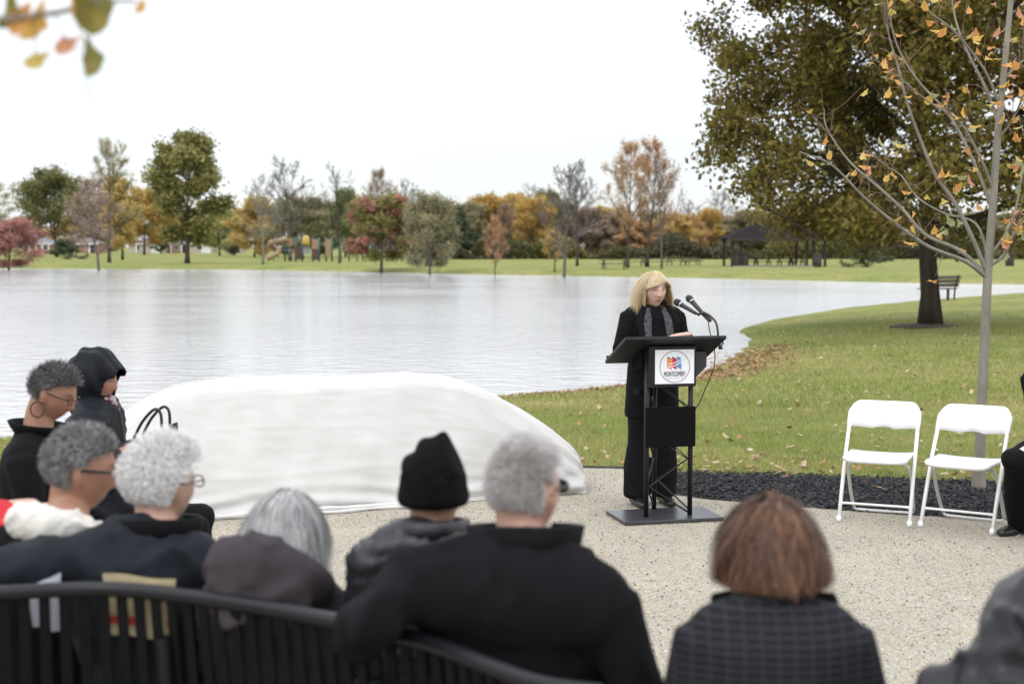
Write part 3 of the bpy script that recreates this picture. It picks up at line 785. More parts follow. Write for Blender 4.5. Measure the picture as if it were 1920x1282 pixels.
house(420, 452, HD + 10, 'dim tan house half hidden behind the pale green tree', M_TANW, M_ROOFB, wins=2, roof_h=1.5)
# white pole by the wine red tree
p = gp(53, 490); b = MB(); b.tube([(0, 0, -0.2), (0, 0, at(53, 447, p.y).z)], 0.06, 8)
pole = empty('basketball_pole', (p.x, p.y, gz(p.x, p.y)), 'thin white pole with a crossbar on the grass by the wine red tree', 'pole')
b.build('post', M_WHITE, pole); b = MB(); zt = at(53, 450, p.y).z; b.tube([(-0.6, 0, zt), (0.55, 0, zt)], 0.06, 8); b.build('crossbar', M_WHITE, pole)

# ---- playground (about 175 m away): structure with spiral slide, then climbing bars and a swing frame
PD = 178.0
def pxx(px, D=PD): return (px - 960) / F * D
def pz(py, D=PD): return at(960, py, D).z
gz0 = gz(pxx(590), PD)
ply = empty('play_structure', (pxx(590), PD, gz0), 'playground structure with teal posts, panels and tan spiral slide', 'playground')
ox = pxx(590)
def bar(name, x0, z0, x1, z1, r, m, parent, y0=0, y1=0):
    b = MB(); b.tube([(x0, y0, z0), (x1, y1, z1)], r, 8); return b.build(name, m, parent, True)
for px, yy in [(535, 0), (552, 1.4), (568, 0), (584, 1.4), (599, 0), (609, 1.6), (623, 0)]:
    bar('post', pxx(px) - ox, -0.2, pxx(px) - ox, 3.0, 0.11, M_TEAL, ply, yy, yy)
for (a, c, zlo, zhi, m) in [(536, 550, 1.9, 2.9, M_TANP), (553, 567, 0.2, 1.8, M_MAROON), (569, 582, 0.9, 2.2, M_GREYP), (585, 598, 0.15, 1.5, M_MAROON), (585, 598, 1.5, 2.75, M_TANP), (611, 622, 0.5, 2.75, M_TANP)]:
    b = MB(); b.box(((pxx(a) + pxx(c)) / 2 - ox, 0, (zlo + zhi) / 2), (pxx(c) - pxx(a), 0.08, zhi - zlo), bev=0.02); b.build('panel', m, ply)
b = MB(); b.lathe([(0.45, 2.0), (0.5, 2.3), (0.45, 2.9), (0.25, 3.2)], 12, (pxx(575) - ox, -0.2, 0)); b.build('bubble_window', M_YELLOW, ply, True)
b = MB(); b.box((pxx(560) - ox, 0.8, 1.35), (pxx(600) - pxx(535), 1.6, 0.1)); b.build('deck', M_GREYP, ply)
b = MB()
pts = [(pxx(540) - ox, -0.3, 2.75), (pxx(525) - ox, -0.6, 2.55), (pxx(512) - ox, -1.2, 2.3), (pxx(507) - ox, -0.4, 2.0), (pxx(514) - ox, 0.5, 1.75), (pxx(524) - ox, 0.0, 1.35), (pxx(522) - ox, -0.9, 0.95), (pxx(513) - ox, -1.3, 0.6), (pxx(505) - ox, -1.4, 0.35)]
fine = []
for i in range(len(pts) - 1):
    for k in range(4): fine.append(Vector(pts[i]).lerp(Vector(pts[i + 1]), k / 4))
fine.append(Vector(pts[-1]))
b.tube(fine, 0.34, 10); b.build('spiral_slide', M_TANP, ply, True)
bar('slide_leg', pxx(514) - ox, -0.2, pxx(514) - ox, 1.9, 0.06, M_TEAL, ply)
cb = empty('climbing_bars', (pxx(680), PD, gz0), 'teal overhead climbing bars between two bare trees at the playground', 'climbing frame')
ox2 = pxx(680)
for px, yy in [(640, 0), (653, 1.2), (670, 0), (679, 1.2), (686, 0)]:
    bar('post', pxx(px) - ox2, -0.2, pxx(px) - ox2, 2.7, 0.085, M_TEAL, cb, yy, yy)
bar('top_rail', pxx(638) - ox2, 2.7, pxx(688) - ox2, 2.7, 0.08, M_TEAL, cb)
bar('top_rail', pxx(638) - ox2, 2.7, pxx(688) - ox2, 2.7, 0.08, M_TEAL, cb, 1.2, 1.2)
for k in range(7):
    x = pxx(642 + 6.5 * k) - ox2; b = MB(); b.tube([(x, 0, 2.7), (x, 1.2, 2.7)], 0.04, 6); b.build('rung', M_TEAL, cb)
sw = empty('swing_frame', (pxx(722), PD, gz0), 'teal swing frame behind the red maple trunk', 'swing')
ox3 = pxx(722)
for px in (697, 728, 737): bar('post', pxx(px) - ox3, -0.2, pxx(px) - ox3, 2.7, 0.085, M_TEAL, sw)
bar('top_rail', pxx(696) - ox3, 2.7, pxx(738) - ox3, 2.7, 0.09, M_TEAL, sw)
for px in (704, 716):
    x = pxx(px) - ox3
    for dx in (-0.22, 0.22): bar('chain', x + dx, 0.55, x + dx, 2.68, 0.02, M_GREYP, sw)
    b = MB(); b.box((x, 0, 0.55), (0.5, 0.2, 0.05)); b.build('swing_seat', M_DARKW, sw)

# ---- picnic tables
M_GREYT = mat('weathered_timber', (0.10, 0.085, 0.075), 0.85, var=0.25, vscale=4)
def picnic_table(px, py, label, m=M_DARKW, rz=0.0, L_=2.0, group=None, loc=None):
    p = gp(px, py) if loc is None else Vector(loc)
    root = empty('picnic_table', (p.x, p.y, gz(p.x, p.y)), label, 'picnic table', group, rz)
    for k in range(4):
        b = MB(); b.box((0, -0.285 + 0.19 * k, 0.75), (L_, 0.17, 0.05)); b.build('table_plank', m, root)
    for s in (-1, 1):
        b = MB(); b.box((0, s * 0.72, 0.45), (L_, 0.26, 0.05)); b.build('seat_plank', m, root)
        x = s * L_ * 0.36
        for t in (-1, 1):
            b = MB(); b.tube([(x, t * 0.2, 0.73), (x, t * 0.66, 0.0)], 0.05, 6); b.build('leg', m, root)
        b = MB(); b.box((x, 0, 0.40), (0.08, 1.5, 0.08)); b.build('crossbeam', m, root)
    return root
picnic_table(1152, 505, 'picnic table on the far shore left of the orange-brown tree', M_GREYT, 0.1, 2.4)
picnic_table(1190, 500, 'picnic table between the two tall rust leaved trees', M_GREYT, 0.2, 2.2)
picnic_table(1226, 500, 'picnic table hidden low behind the speaker and pale trunk', M_GREYT, -0.1, 2.2)
picnic_table(1268, 498, 'picnic table on the far grass nearest right of the pale trunked bare tree', M_GREYT, 0.3, 2.0)
picnic_table(1299, 497, 'picnic table standing farthest toward the shelter on open grass', M_GREYT, 1.2, 1.8)
picnic_table(763, 490, 'grey picnic table beside the playground bin', M_GREYT, 0.2, 1.8)
def bin_(px, py, h, r_, label, m=M_DARKW):
    p = gp(px, py); root = empty('trash_bin', (p.x, p.y, gz(p.x, p.y)), label, 'trash bin')
    b = MB(); b.lathe([(r_ * .92, 0), (r_, 0.05), (r_, h * .9)], 14); b.build('drum', m, root, True)
    b = MB(); b.lathe([(r_ * 1.05, h * .9 + 0.004), (r_ * 1.05, h * .95), (r_ * .6, h)], 14); b.build('lid', m, root, True)
bin_(776, 491, 1.15, 0.45, 'dark bin beside the grey picnic table at the playground')
# brown cone-shaped stump right of the maple
p = gp(804, 499); st = MB(); rr = random.Random(3)
st.lathe([(0.5, -0.1), (0.42, 0.2), (0.33, 0.7), (0.22, 1.15), (0.10, 1.35)], 9)
o = st.build('tree_stump', M_BARK, None, True, (p.x, p.y, gz(p.x, p.y))); tag(o, 'dark pointed stump beside the leaning pale trunk', 'stump')
# ---- picnic shelter
SD = gp(1450, 500).y
def sx(px): return (px - 960) / F * SD
sc_ = sx(1460); z0 = gz(sc_, SD)
sh = empty('picnic_shelter', (sc_, SD, z0), 'open picnic shelter with dark low roof and posts on far shore', 'shelter')
zr = at(1460, 447, SD).z - z0
for px in (1372, 1388, 1512, 1525, 1546):
    for yy in ((0,) if px in (1388, 1525) else (0, 5)):
        b = MB(); b.box((sx(px) - sc_, yy, zr / 2), (0.22, 0.22, zr)); b.build('post', M_DARKW, sh)
b = MB(); hw = (sx(1550) - sx(1362)) / 2; xm = (sx(1550) + sx(1362)) / 2 - sc_
b.add([(xm - hw, -1, zr), (xm + hw, -1, zr), (xm + hw, 6, zr), (xm - hw, 6, zr), (xm - hw * .35, 2.5, zr + 1.5), (xm + hw * .35, 2.5, zr + 1.5)], [(0, 1, 5, 4), (1, 2, 5), (2, 3, 4, 5), (3, 0, 4), (3, 2, 1, 0)])
b.build('roof', mat('shelter_roof', (0.02, 0.018, 0.018), 0.95, var=0.2, spec=0.05), sh)
b = MB(); b.box((xm, -1.02, zr - 0.1), (2 * hw, 0.05, 0.28)); b.build('fascia', M_DARKW, sh)
b = MB(); b.box((xm, 2.5, 0.03), (2 * hw - 1.2, 6.0, 0.1)); b.build('slab', mat('concrete', (0.33, 0.31, 0.28), 0.9), sh)
for i, px in enumerate((1410, 1437, 1478, 1502)):
    picnic_table(px, 0, ['dark picnic table under the shelter beside the left bins', 'dark picnic table under the shelter near its open middle, bin side', 'dark picnic table under the shelter past the open middle', 'dark picnic table under the shelter by the right posts'][i], M_DARKW, 0.1, 1.6, loc=(sx(px), SD + 1.5 + 0.8 * (i % 2), 0))
bin_(1381, 500, 1.2, 0.35, 'dark bin at the shelter corner post nearest the pale field')
bin_(1397, 500, 1.2, 0.33, 'dark bin beside the second shelter post and table')
bin_(1533, 501, 1.2, 0.36, 'dark bin at the far end of the shelter')
bin_(1893, 499, 1.2, 0.4, 'dark bin alone on the far grass right of the young maple')
# ---- lakeside bench seen past the big trunk
p = gp(1757, 556, 0)
bn = empty('lakeside_bench', (p.x, p.y, gz(p.x, p.y)), 'brown park bench by the water behind the big tree trunk', 'bench', rz=R(205))
for k in range(3):
    b = MB(); b.box((0, -0.16 + 0.16 * k, 0.45), (1.5, 0.13, 0.04)); b.build('seat_slat', M_GREYT, bn)
    b = MB(); b.box((0, 0.27 + 0.05 * k, 0.58 + 0.14 * k), (1.5, 0.04, 0.12)); b.build('back_slat', M_GREYT, bn)
for s in (-1, 1):
    b = MB(); b.box((s * 0.6, -0.1, 0.21), (0.07, 0.07, 0.42)); b.build('leg', M_DARKW, bn)
    b = MB(); b.tube([(s * 0.6, 0.22, 0.0), (s * 0.6, 0.25, 0.45), (s * 0.6, 0.42, 0.95)], 0.035, 6); b.build('leg', M_DARKW, bn)
# ------------------------------------------------------------------ young maples with single leaves
def maple_leaf(seed):
    r = random.Random(seed)
    out = [(0, -0.5), (0.20, -0.42), (0.34, -0.26), (0.37, -0.05), (0.44, 0.10), (0.33, 0.22), (0.22, 0.30), (0.12, 0.46), (0.0, 0.66), (-0.12, 0.46), (-0.22, 0.30), (-0.33, 0.22), (-0.44, 0.10), (-0.37, -0.05), (-0.34, -0.26), (-0.20, -0.42)]
    cur = r.uniform(0.3, 1.1); fold = r.uniform(0.2, 0.8)
    def bend(x, y): return Vector((x * (1 - 0.3 * fold), y, -cur * 0.35 * y * y + fold * abs(x) * 0.7 + r.uniform(-0.04, 0.04)))
    vs = [bend(0, -0.08)] + [bend(x, y) for x, y in out]
    fs = [(0, i + 1, (i + 1) % len(out) + 1) for i in range(len(out))]
    b = MB(); b.add(vs, fs)
    b.tube([(0, -0.5, vs[1].z), (0.02, -0.8, vs[1].z + 0.1), (0.0, -1.05, vs[1].z + 0.22)], 0.015, 4)
    me = mesh_from('maple_leaf', b.v, b.f, False)
    return me
def single_leaf_mat(name, a, c):
    m = mat(name, a, 0.55, var=0.0, spec=0.3)
    t = m.node_tree; b = t.nodes['Principled BSDF']; r = [n for n in t.nodes if n.type == 'VALTORGB'][0]
    nz = [n for n in t.nodes if n.type == 'TEX_NOISE'][0]; nz.inputs['Scale'].default_value = 2.2
    r.color_ramp.elements[0].color = a + (1,); r.color_ramp.elements[1].color = c + (1,)
    tr = t.nodes.new('ShaderNodeBsdfTranslucent'); mx = t.nodes.new('ShaderNodeMixShader'); mx.inputs[0].default_value = 0.4
    t.links.new(r.outputs[0], tr.inputs[0]); t.links.new(b.outputs[0], mx.inputs[1]); t.links.new(tr.outputs[0], mx.inputs[2])
    t.links.new(mx.outputs[0], t.nodes['Material Output'].inputs['Surface'])
    return m
LM = [single_leaf_mat('leaf_orange', (0.60, 0.27, 0.09), (0.72, 0.40, 0.14)), single_leaf_mat('leaf_gold', (0.64, 0.37, 0.09), (0.74, 0.50, 0.15)),
      single_leaf_mat('leaf_yellow', (0.60, 0.46, 0.11), (0.70, 0.57, 0.20)), single_leaf_mat('leaf_palegreen', (0.30, 0.34, 0.16), (0.48, 0.50, 0.28)),
      single_leaf_mat('leaf_coral', (0.60, 0.26, 0.16), (0.68, 0.38, 0.24)), single_leaf_mat('leaf_green', (0.16, 0.17, 0.05), (0.30, 0.24, 0.06))]
LME = [maple_leaf(i) for i in range(6)]
def crv(ps, n=6):
    """smooth polyline through control points (Catmull-Rom)"""
    ps = [Vector(p) for p in ps]; q = [ps[0] * 2 - ps[1]] + ps + [ps[-1] * 2 - ps[-2]]; out = []
    for i in range(1, len(q) - 2):
        a, b, c, d = q[i - 1:i + 3]
        for k in range(n):
            t = k / n
            out.append(0.5 * ((2 * b) + (c - a) * t + (2 * a - 5 * b + 4 * c - d) * t * t + (3 * b - a - 3 * c + d) * t ** 3))
    return out + [ps[-1]]
def leaf_at(root, pos, size, mi, rnd, away=None):
    o = obj('leaf', LME[rnd.randrange(6)], LM[mi], root)
    o.location = pos; o.scale = (size,) * 3
    o.rotation_euler = (rnd.uniform(1.9, 3.4), rnd.uniform(-0.7, 0.7), rnd.uniform(0, 6.28))
    return o
def young_maple():
    rn = random.Random(4)
    Y0 = gp(1835, 921).y
    foot = at(1835, 921, Y0)
    root = empty('young_maple', (foot.x, foot.y, 0), 'slim young maple with pale trunk and sparse orange leaves in mulch', 'tree')
    loc = lambda px, py, dy=0.0: at(px, py, Y0 + dy) - Vector((foot.x, foot.y, 0))
    tr = crv([loc(1834, 926) - Vector((0, 0, 0.03)), loc(1841, 760), loc(1848, 600), loc(1853, 500), loc(1862, 380), loc(1871, 250), loc(1884, 120), loc(1897, -20), loc(1905, -150), loc(1912, -330)], 6)
    n = len(tr); rad = [0.040 - 0.028 * (i / n) for i in range(n)]; rad[0] = 0.062; rad[1] = 0.052
    b = MB(); b.tube(tr, rad, 12); b.build('trunk', M_SAP, root, True)
    limbs = [  # control pixels, depth drift, start radius
        [[(1850, 520), (1810, 490), (1740, 462), (1680, 420), (1620, 370), (1560, 310), (1500, 285)], -0.5, 0.020],
        [[(1850, 515), (1800, 470), (1735, 440), (1690, 390), (1640, 345), (1590, 300), (1550, 240), (1545, 205)], 0.3, 0.018],
        [[(1850, 510), (1825, 450), (1790, 380), (1755, 330), (1725, 260), (1700, 190), (1685, 130), (1665, 60), (1655, -10)], -0.2, 0.020],
        [[(1855, 490), (1830, 420), (1770, 400), (1720, 370), (1690, 330), (1660, 310)], 0.6, 0.012],
        [[(1862, 400), (1845, 350), (1810, 270), (1775, 210), (1720, 150), (1680, 80), (1660, -20)], 0.3, 0.016],
        [[(1864, 360), (1840, 300), (1800, 230), (1740, 190), (1690, 150), (1640, 110)], -0.5, 0.012],
        [[(1874, 240), (1850, 170), (1810, 90), (1790, 30), (1780, -40)], 0.25, 0.015],
        [[(1876, 200), (1845, 130), (1790, 60), (1740, 20), (1700, -30)], -0.35, 0.012],
        [[(1853, 500), (1880, 480), (1905, 430), (1925, 400), (1960, 340)], -0.25, 0.017],
        [[(1855, 480), (1885, 440), (1905, 390), (1918, 320), (1935, 260)], 0.3, 0.014],
        [[(1880, 150), (1900, 130), (1930, 100), (1960, 40)], 0.3, 0.012],
        [[(1872, 260), (1895, 230), (1915, 190), (1940, 120)], -0.3, 0.012],
    ]
    pal = [0, 0, 1, 1, 1, 2, 2, 4, 3]
    def small_leaf(pos):
        mi = rn.choice(pal)
        leaf_at(root, pos + Vector((rn.gauss(0, .02), rn.gauss(0, .03), -0.03 + rn.gauss(0, .02))), rn.uniform(0.055, 0.09), mi, rn)
    for cps, dy, r0 in limbs:
        m = len(cps)
        c = crv([loc(x, y, dy * (i / (m - 1)) ** 1.2) for i, (x, y) in enumerate(cps)], 5)
        b = MB(); b.tube(c, [0.8 * r0 * (1 - 0.85 * i / len(c)) + 0.0015 for i in range(len(c))], 6)
        br = b.build('branch', M_SAP, root, True)
        # twigs with leaves
        near_trunk = abs(cps[-1][0] - 1880) < 140
        for k in range(13 if not near_trunk else 12):
            i = rn.randrange(len(c) // 4, len(c)); s = c[i]
            t = (c[min(i + 1, len(c) - 1)] - c[max(i - 1, 0)]).normalized()
            d = (t * 0.7 + Vector((rn.gauss(0, .7), rn.gauss(0, .7), rn.gauss(0.25, .5)))).normalized()
            ln = rn.uniform(0.1, 0.34)
            tw = crv([s, s + d * ln * .5 + Vector((0, 0, rn.uniform(-.01, .03))), s + d * ln + Vector((0, 0, rn.uniform(0, .06)))], 3)
            b = MB(); b.tube(tw, [0.0035 * (1 - .6 * q / len(tw)) for q in range(len(tw))], 4); b.build('twig', M_SAPT, br, True)
            for q in range(rn.choice((0, 1, 1, 2)) if not near_trunk else rn.choice((1, 2, 2, 3))):
                small_leaf(tw[-1 - q % 3])
        for q in range(2): small_leaf(c[rn.randrange(len(c) // 3, len(c))])
    for i in range(62):   # leaves close to the trunk
        small_leaf(tr[rn.randrange(int(n * .38), n)] + Vector((rn.gauss(-.06, .17), rn.gauss(0, .15), rn.gauss(0, .05))))
M_SAPT = mat('twig_bark', (0.20, 0.13, 0.11), 0.8, var=0.2)
young_maple()
# ---- the other young maple, close by on the left: only one low twig with leaves reaches into view
def side_maple():
    rn = random.Random(9)
    base = Vector((-1.75, 2.35, 0))
    root = empty('side_maple', base, 'overhanging maple twig with blurred green, yellow and red leaves', 'tree')
    b = MB(); tr = crv([(0, 0, -0.03), (0.02, 0, 0.8), (0.0, 0.03, 1.6), (0.03, 0, 2.6), (0.02, 0.02, 3.6)], 5)
    b.tube(tr, [0.05 - 0.035 * i / len(tr) for i in range(len(tr))], 10); b.build('trunk', M_SAP, root, True)
    D = 2.15
    L_ = lambda px, py, d=D: at(px, py, d) - base
    c = crv([tr[12], L_(-260, -60, 2.25), L_(-60, 30), L_(100, 25), L_(170, 5), L_(255, 2)], 6)
    b = MB(); b.tube(c, [0.007 * (1 - .75 * i / len(c)) + .0008 for i in range(len(c))], 6); b.build('branch', M_SAP, root, True)
    for px, py, s, mi, rx, ry, rz in [(178, 14, .066, 5, 1.75, 0.2, 0.1), (150, 2, .05, 1, 1.9, -.2, 1.0), (166, 112, .045, 5, 1.7, .1, 2.9), (66, 112, .030, 2, 2.4, .9, 1.0), (124, 86, .030, 4, 1.9, 1.0, .3),
                                      (58, 40, .050, 1, 2.1, .2, 1.3), (38, 38, .04, 0, 1.6, .5, .2), (12, 14, .055, 5, 1.8, -.4, 2.0), (262, 12, .020, 1, 2.0, .4, .8), (-40, 30, .05, 2, 2, 0, 2)]:
        o = obj('leaf', LME[rn.randrange(6)], LM[mi], root); o.location = L_(px, py); o.scale = (s * 1.3,) * 3; o.rotation_euler = (rx, ry, rz)
    b = MB()
    for px, py, qx, qy in [(100, 25, 120, 70), (120, 70, 150, 100), (60, 28, 66, 100)]:
        b = MB(); b.tube([L_(px, py), L_((px + qx) / 2 + 4, (py + qy) / 2), L_(qx, qy)], 0.0012, 4); b.build('leaf_stalk', M_SAPT, root)
side_maple()

# ------------------------------------------------------------------ lectern, folding chairs, covered memorial, bench
M_BLACKM = mat('black_metal', (0.012, 0.012, 0.013), 0.45, var=0.15, vscale=12, spec=0.3)
M_BLACKP = mat('black_board', (0.010, 0.010, 0.011), 0.5, var=0.15, spec=0.3)
M_BASEP = mat('base_steel', (0.075, 0.077, 0.085), 0.32, metal=0.5, var=0.15, vscale=4)
M_FABRIC = mat('black_fabric', (0.006, 0.006, 0.007), 0.95, var=0.2, vscale=60, bump=0.2, bscale=400, spec=0.1)
M_SIGNW = mat('sign_white', (0.80, 0.81, 0.84), 0.4, var=0.02)
M_WPLAS = mat('chair_plastic', (0.82, 0.82, 0.82), 0.35, var=0.03)
M_WTUBE = mat('chair_tube', (0.78, 0.78, 0.77), 0.35, var=0.04)
M_GTUBE = mat('chair_tube_grey', (0.60, 0.59, 0.56), 0.4, var=0.08)

# ---- lectern
fl, fr, bl = gp(1172, 988), gp(1358, 979), gp(1135, 966)
rzl = math.atan2(fr.y - fl.y, fr.x - fl.x)
LW, LDp = (fr - fl).length, (bl - fl).length
ctr = (fl + fr + bl + (fr + bl - fl)) / 4
lec = empty('lectern', (ctr.x, ctr.y, 0.008), 'black truss lectern with slanted top and round logo sign', 'lectern', rz=rzl)
b = MB(); b.box((0, 0, 0.016), (LW, LDp, 0.022), bev=0.004); b.build('base_plate', M_BASEP, lec)
for sx_ in (-1, 1):
    for sy_ in (-1, 1):
        b = MB(); b.lathe([(0.02, 0), (0.02, 0.006)], 10, (sx_ * LW * .42, sy_ * LDp * .4, -0.002)); b.build('rubber_foot', M_FABRIC, lec)
PF = -0.075; PX = 0.152; PB = 0.175
posts = {'l': (-PX, PF), 'r': (PX, PF), 'b': (-0.01, PB)}
for k, (x, y) in posts.items():
    ztop = 1.17 if k != 'b' else 1.06
    b = MB(); b.tube([(x, y, 0.026), (x, y, ztop)], 0.0165, 12); b.build('truss_post', M_BLACKM, lec, True)
def zig(a, c, n, z0, z1, ph):
    A, C = Vector(posts[a] + (0,)), Vector(posts[c] + (0,)); pts = []
    for i in range(n + 1):
        P_ = A.lerp(C, 0.06) if (i + ph) % 2 == 0 else A.lerp(C, 0.94)
        pts.append(P_ + Vector((0, 0, z0 + (z1 - z0) * i / n)))
    b = MB(); b.tube(pts, 0.0065, 7); b.build('truss_brace', M_BLACKM, lec)
zig('l', 'r', 6, 0.05, 1.1, 1); zig('r', 'b', 6, 0.07, 1.06, 0); zig('l', 'b', 6, 0.06, 1.04, 1)
# slanted desk: high edge towards the audience
DW, DD = 0.69, 0.47; th = math.atan2(0.185, 0.43)
Mt = Matrix.Rotation(-th, 3, 'X')
dz = at(1265, 630, 9.3).z - 0.008
dc = Vector((0, -0.21 + DD / 2 * math.cos(th), dz - DD / 2 * math.sin(th)))
b = MB(); b.box(dc, (DW, DD, 0.022), Mt, bev=0.004); desk = b.build('desk_top', M_BLACKP, lec)
b = MB(); b.box(dc + Mt @ Vector((0, DD / 2 - 0.012, 0.026)), (DW - 0.02, 0.018, 0.03), Mt, bev=0.004); b.build('paper_ledge', M_BLACKP, desk)
b = MB(); b.box((0, 0.05, 1.035), (0.36, 0.20, 0.10), Matrix.Rotation(-th * .7, 3, 'X'), bev=0.004); b.build('desk_bracket', M_FABRIC, lec)
b = MB(); b.prism([(0.10, 1.10), (0.29, 1.10), (0.29, 1.0), (0.20, 0.915), (0.10, 0.915)], 0.0, 0.16); b.build('side_shelf_box', mat('shelf_box', (0.03, 0.03, 0.033), 0.45), lec)
# sign
sz_top, sz_bot = at(1260, 650, 9.2).z, at(1260, 726, 9.2).z
sh_, sw_ = sz_top - sz_bot, 0.305
scz = (sz_top + sz_bot) / 2 - 0.008
b = MB(); b.box((0.01, PF - 0.034, scz), (sw_ + 0.02, 0.016, sh_), bev=0.003); sg = b.build('sign_frame', M_BLACKP, lec)
b = MB(); b.box((0.022, PF - 0.045, scz), (0.268, 0.006, sh_ - 0.042)); b.build('sign_board', M_SIGNW, sg)
YS = PF - 0.0492
def flat(name, poly, m, y=YS):
    b = MB(); b.prism(poly, y - 0.0012, y); return b.build(name, m, sg)
cxs = 0.022
ink = mat('sign_ink', (0.03, 0.03, 0.035), 0.6, var=0.05)
b = MB(); Rr = 0.101
ring = []
for i in range(64):
    a0, a1 = 2 * math.pi * i / 64, 2 * math.pi * (i + 1) / 64
    for (ra, aa) in ((Rr, a0), (Rr + 0.003, a0), (Rr + 0.003, a1), (Rr, a1)):
        b.v.append(Vector((cxs + ra * math.cos(aa), YS - 0.0012, scz + ra * math.sin(aa))))
    k = len(b.v) - 4; b.f.append((k, k + 1, k + 2, k + 3))
b.build('sign_ring', ink, sg)
cols3 = [(0.72, 0.24, 0.05), (0.52, 0.03, 0.04), (0.07, 0.27, 0.56)]
tops3 = [(0.16, 0.03, 0.02), (0.10, 0.015, 0.02), (0.02, 0.05, 0.10)]
for i in range(3):
    x = cxs - 0.052 + i * 0.0335; z = scz + 0.024
    flat('emblem_panel', [(x, z - 0.026), (x + 0.030, z - 0.043), (x + 0.030, z + 0.024), (x, z + 0.036)], mat('emblem_%d' % i, cols3[i], 0.5, var=0.05))
    flat('emblem_edge', [(x, z + 0.036), (x + 0.030, z + 0.024), (x + 0.030, z + 0.028), (x, z + 0.043)], mat('emblem_edge_%d' % i, tops3[i], 0.5, var=0.05), YS)
for (za, zb) in ((0.030, 0.046), (0.012, 0.028)):     # pale swooshes over the panels
    x0 = cxs - 0.047; z = scz
    b = MB(); n = 10
    for k in range(n + 1):
        t = k / n; xx = x0 + 0.094 * t; zz = z + za - 0.012 + 0.032 * t - 0.008 * math.sin(t * 3.1)
        b.v += [Vector((xx, YS - 0.0024, zz - 0.003)), Vector((xx, YS - 0.0024, zz + 0.003))]
    for k in range(n): b.f.append((2 * k, 2 * k + 2, 2 * k + 3, 2 * k + 1))
    b.build('emblem_swoosh', M_SIGNW, sg)
def text_obj(body, size, loc, m, parent, sx=1.0, space=1.0):
    cu = bpy.data.curves.new('lettering', 'FONT'); cu.body = body; cu.size = size; cu.align_x = 'CENTER'; cu.space_character = space; cu.extrude = 0.0006
    tmp = bpy.data.objects.new('tmp_text', cu); COL.objects.link(tmp)
    dg = bpy.context.evaluated_depsgraph_get(); me = bpy.data.meshes.new_from_object(tmp.evaluated_get(dg))
    bpy.data.objects.remove(tmp); bpy.data.curves.remove(cu)
    o = obj('lettering', me, m, parent, loc, (R(90), 0, 0)); wd = max(v.co.x for v in me.vertices) - min(v.co.x for v in me.vertices); o.scale = (sx / wd, 1.0, 1.0); o['kind'] = 'stuff'
    return o
text_obj('MONTGOMERY', 0.046, (cxs, YS - 0.001, scz - 0.062), ink, sg, 0.148)
text_obj('COUNTY', 0.012, (cxs, YS - 0.001, scz - 0.079), mat('sign_grey', (0.42, 0.42, 0.43), 0.6), sg, 0.115, 2.2)
# black cloth panel
zt, zb = at(1260, 764, 9.2).z, at(1260, 839, 9.2).z
b = MB(); b.box((0.0, PF - 0.034, (zt + zb) / 2 - 0.008), (0.342, 0.03, zt - zb), bev=0.006); b.build('cloth_panel', M_FABRIC, lec)
b = MB(); b.box((-0.13, 0.06, 0.84), (0.10, 0.12, 0.05), bev=0.005); b.build('receiver_box', M_FABRIC, lec)
# microphones on a gooseneck: things held by the lectern
def lw(px, py, Y): return at(px, py, Y)
M_MIC = mat('mic_black', (0.02, 0.02, 0.021), 0.45, var=0.2, vscale=200)
M_MICG = mat('mic_grille', (0.035, 0.035, 0.037), 0.4, metal=0.4, var=0.5, vscale=700, bump=0.6, bscale=900)
M_CHROME = mat('mic_ring', (0.5, 0.5, 0.52), 0.2, metal=0.9, var=0.05)
def microphone(tip, tail, label):
    tip, tail = Vector(tip), Vector(tail); ax = (tip - tail).normalized(); ln = (tip - tail).length
    q = Vector((0, 0, 1)).rotation_difference(ax).to_matrix()
    root = empty('microphone', tail, label, 'microphone')
    b = MB(); b.lathe([(0.010, 0), (0.0125, 0.02), (0.0145, ln * 0.5), (0.017, ln - 0.062)], 14, (0, 0, 0), q); b.build('handle', M_MIC, root, True)
    b = MB(); b.lathe([(0.019, ln - 0.064), (0.0205, ln - 0.058), (0.019, ln - 0.052)], 14, (0, 0, 0), q); b.build('collar_ring', M_CHROME, root, True)
    b = MB(); b.lathe([(0.018, ln - 0.052), (0.0245, ln - 0.038), (0.0255, ln - 0.022), (0.020, ln - 0.006), (0.009, ln)], 14, (0, 0, 0), q); b.build('grille', M_MICG, root, True)
    return root
microphone(lw(1289, 556, 9.62), lw(1331, 602, 9.42), 'black handheld microphone clipped highest above the lectern')
m2 = microphone(lw(1265, 564, 9.58), lw(1306, 588, 9.45), 'smaller black microphone beside and below the taller one')
gn = empty('microphone_stand', lw(1347, 648, 9.36), 'curved black gooseneck clamped to the lectern edge', 'microphone stand')
g0 = Vector(gn.location)
b = MB(); b.tube(crv([lw(1346, 640, 9.36) - g0, lw(1346, 622, 9.36) - g0, lw(1342, 604, 9.38) - g0, lw(1331, 592, 9.42) - g0, lw(1322, 587, 9.44) - g0], 6), 0.0075, 10); b.build('gooseneck', M_MIC, gn, True)
b = MB(); b.tube([lw(1333, 602, 9.43) - g0, lw(1320, 586, 9.46) - g0, lw(1308, 590, 9.45) - g0], 0.011, 8); b.build('clip', M_MIC, gn, True)
b = MB(); b.tube([lw(1353, 636, 9.36) - g0, lw(1356, 644, 9.36) - g0, lw(1348, 650, 9.36) - g0], 0.006, 8); b.build('clamp', M_MIC, gn, True)
b = MB(); b.lathe([(0.012, -0.01), (0.016, 0), (0.012, 0.012)], 10, lw(1351, 652, 9.36) - g0); b.build('clamp_knob', M_MIC, gn, True)
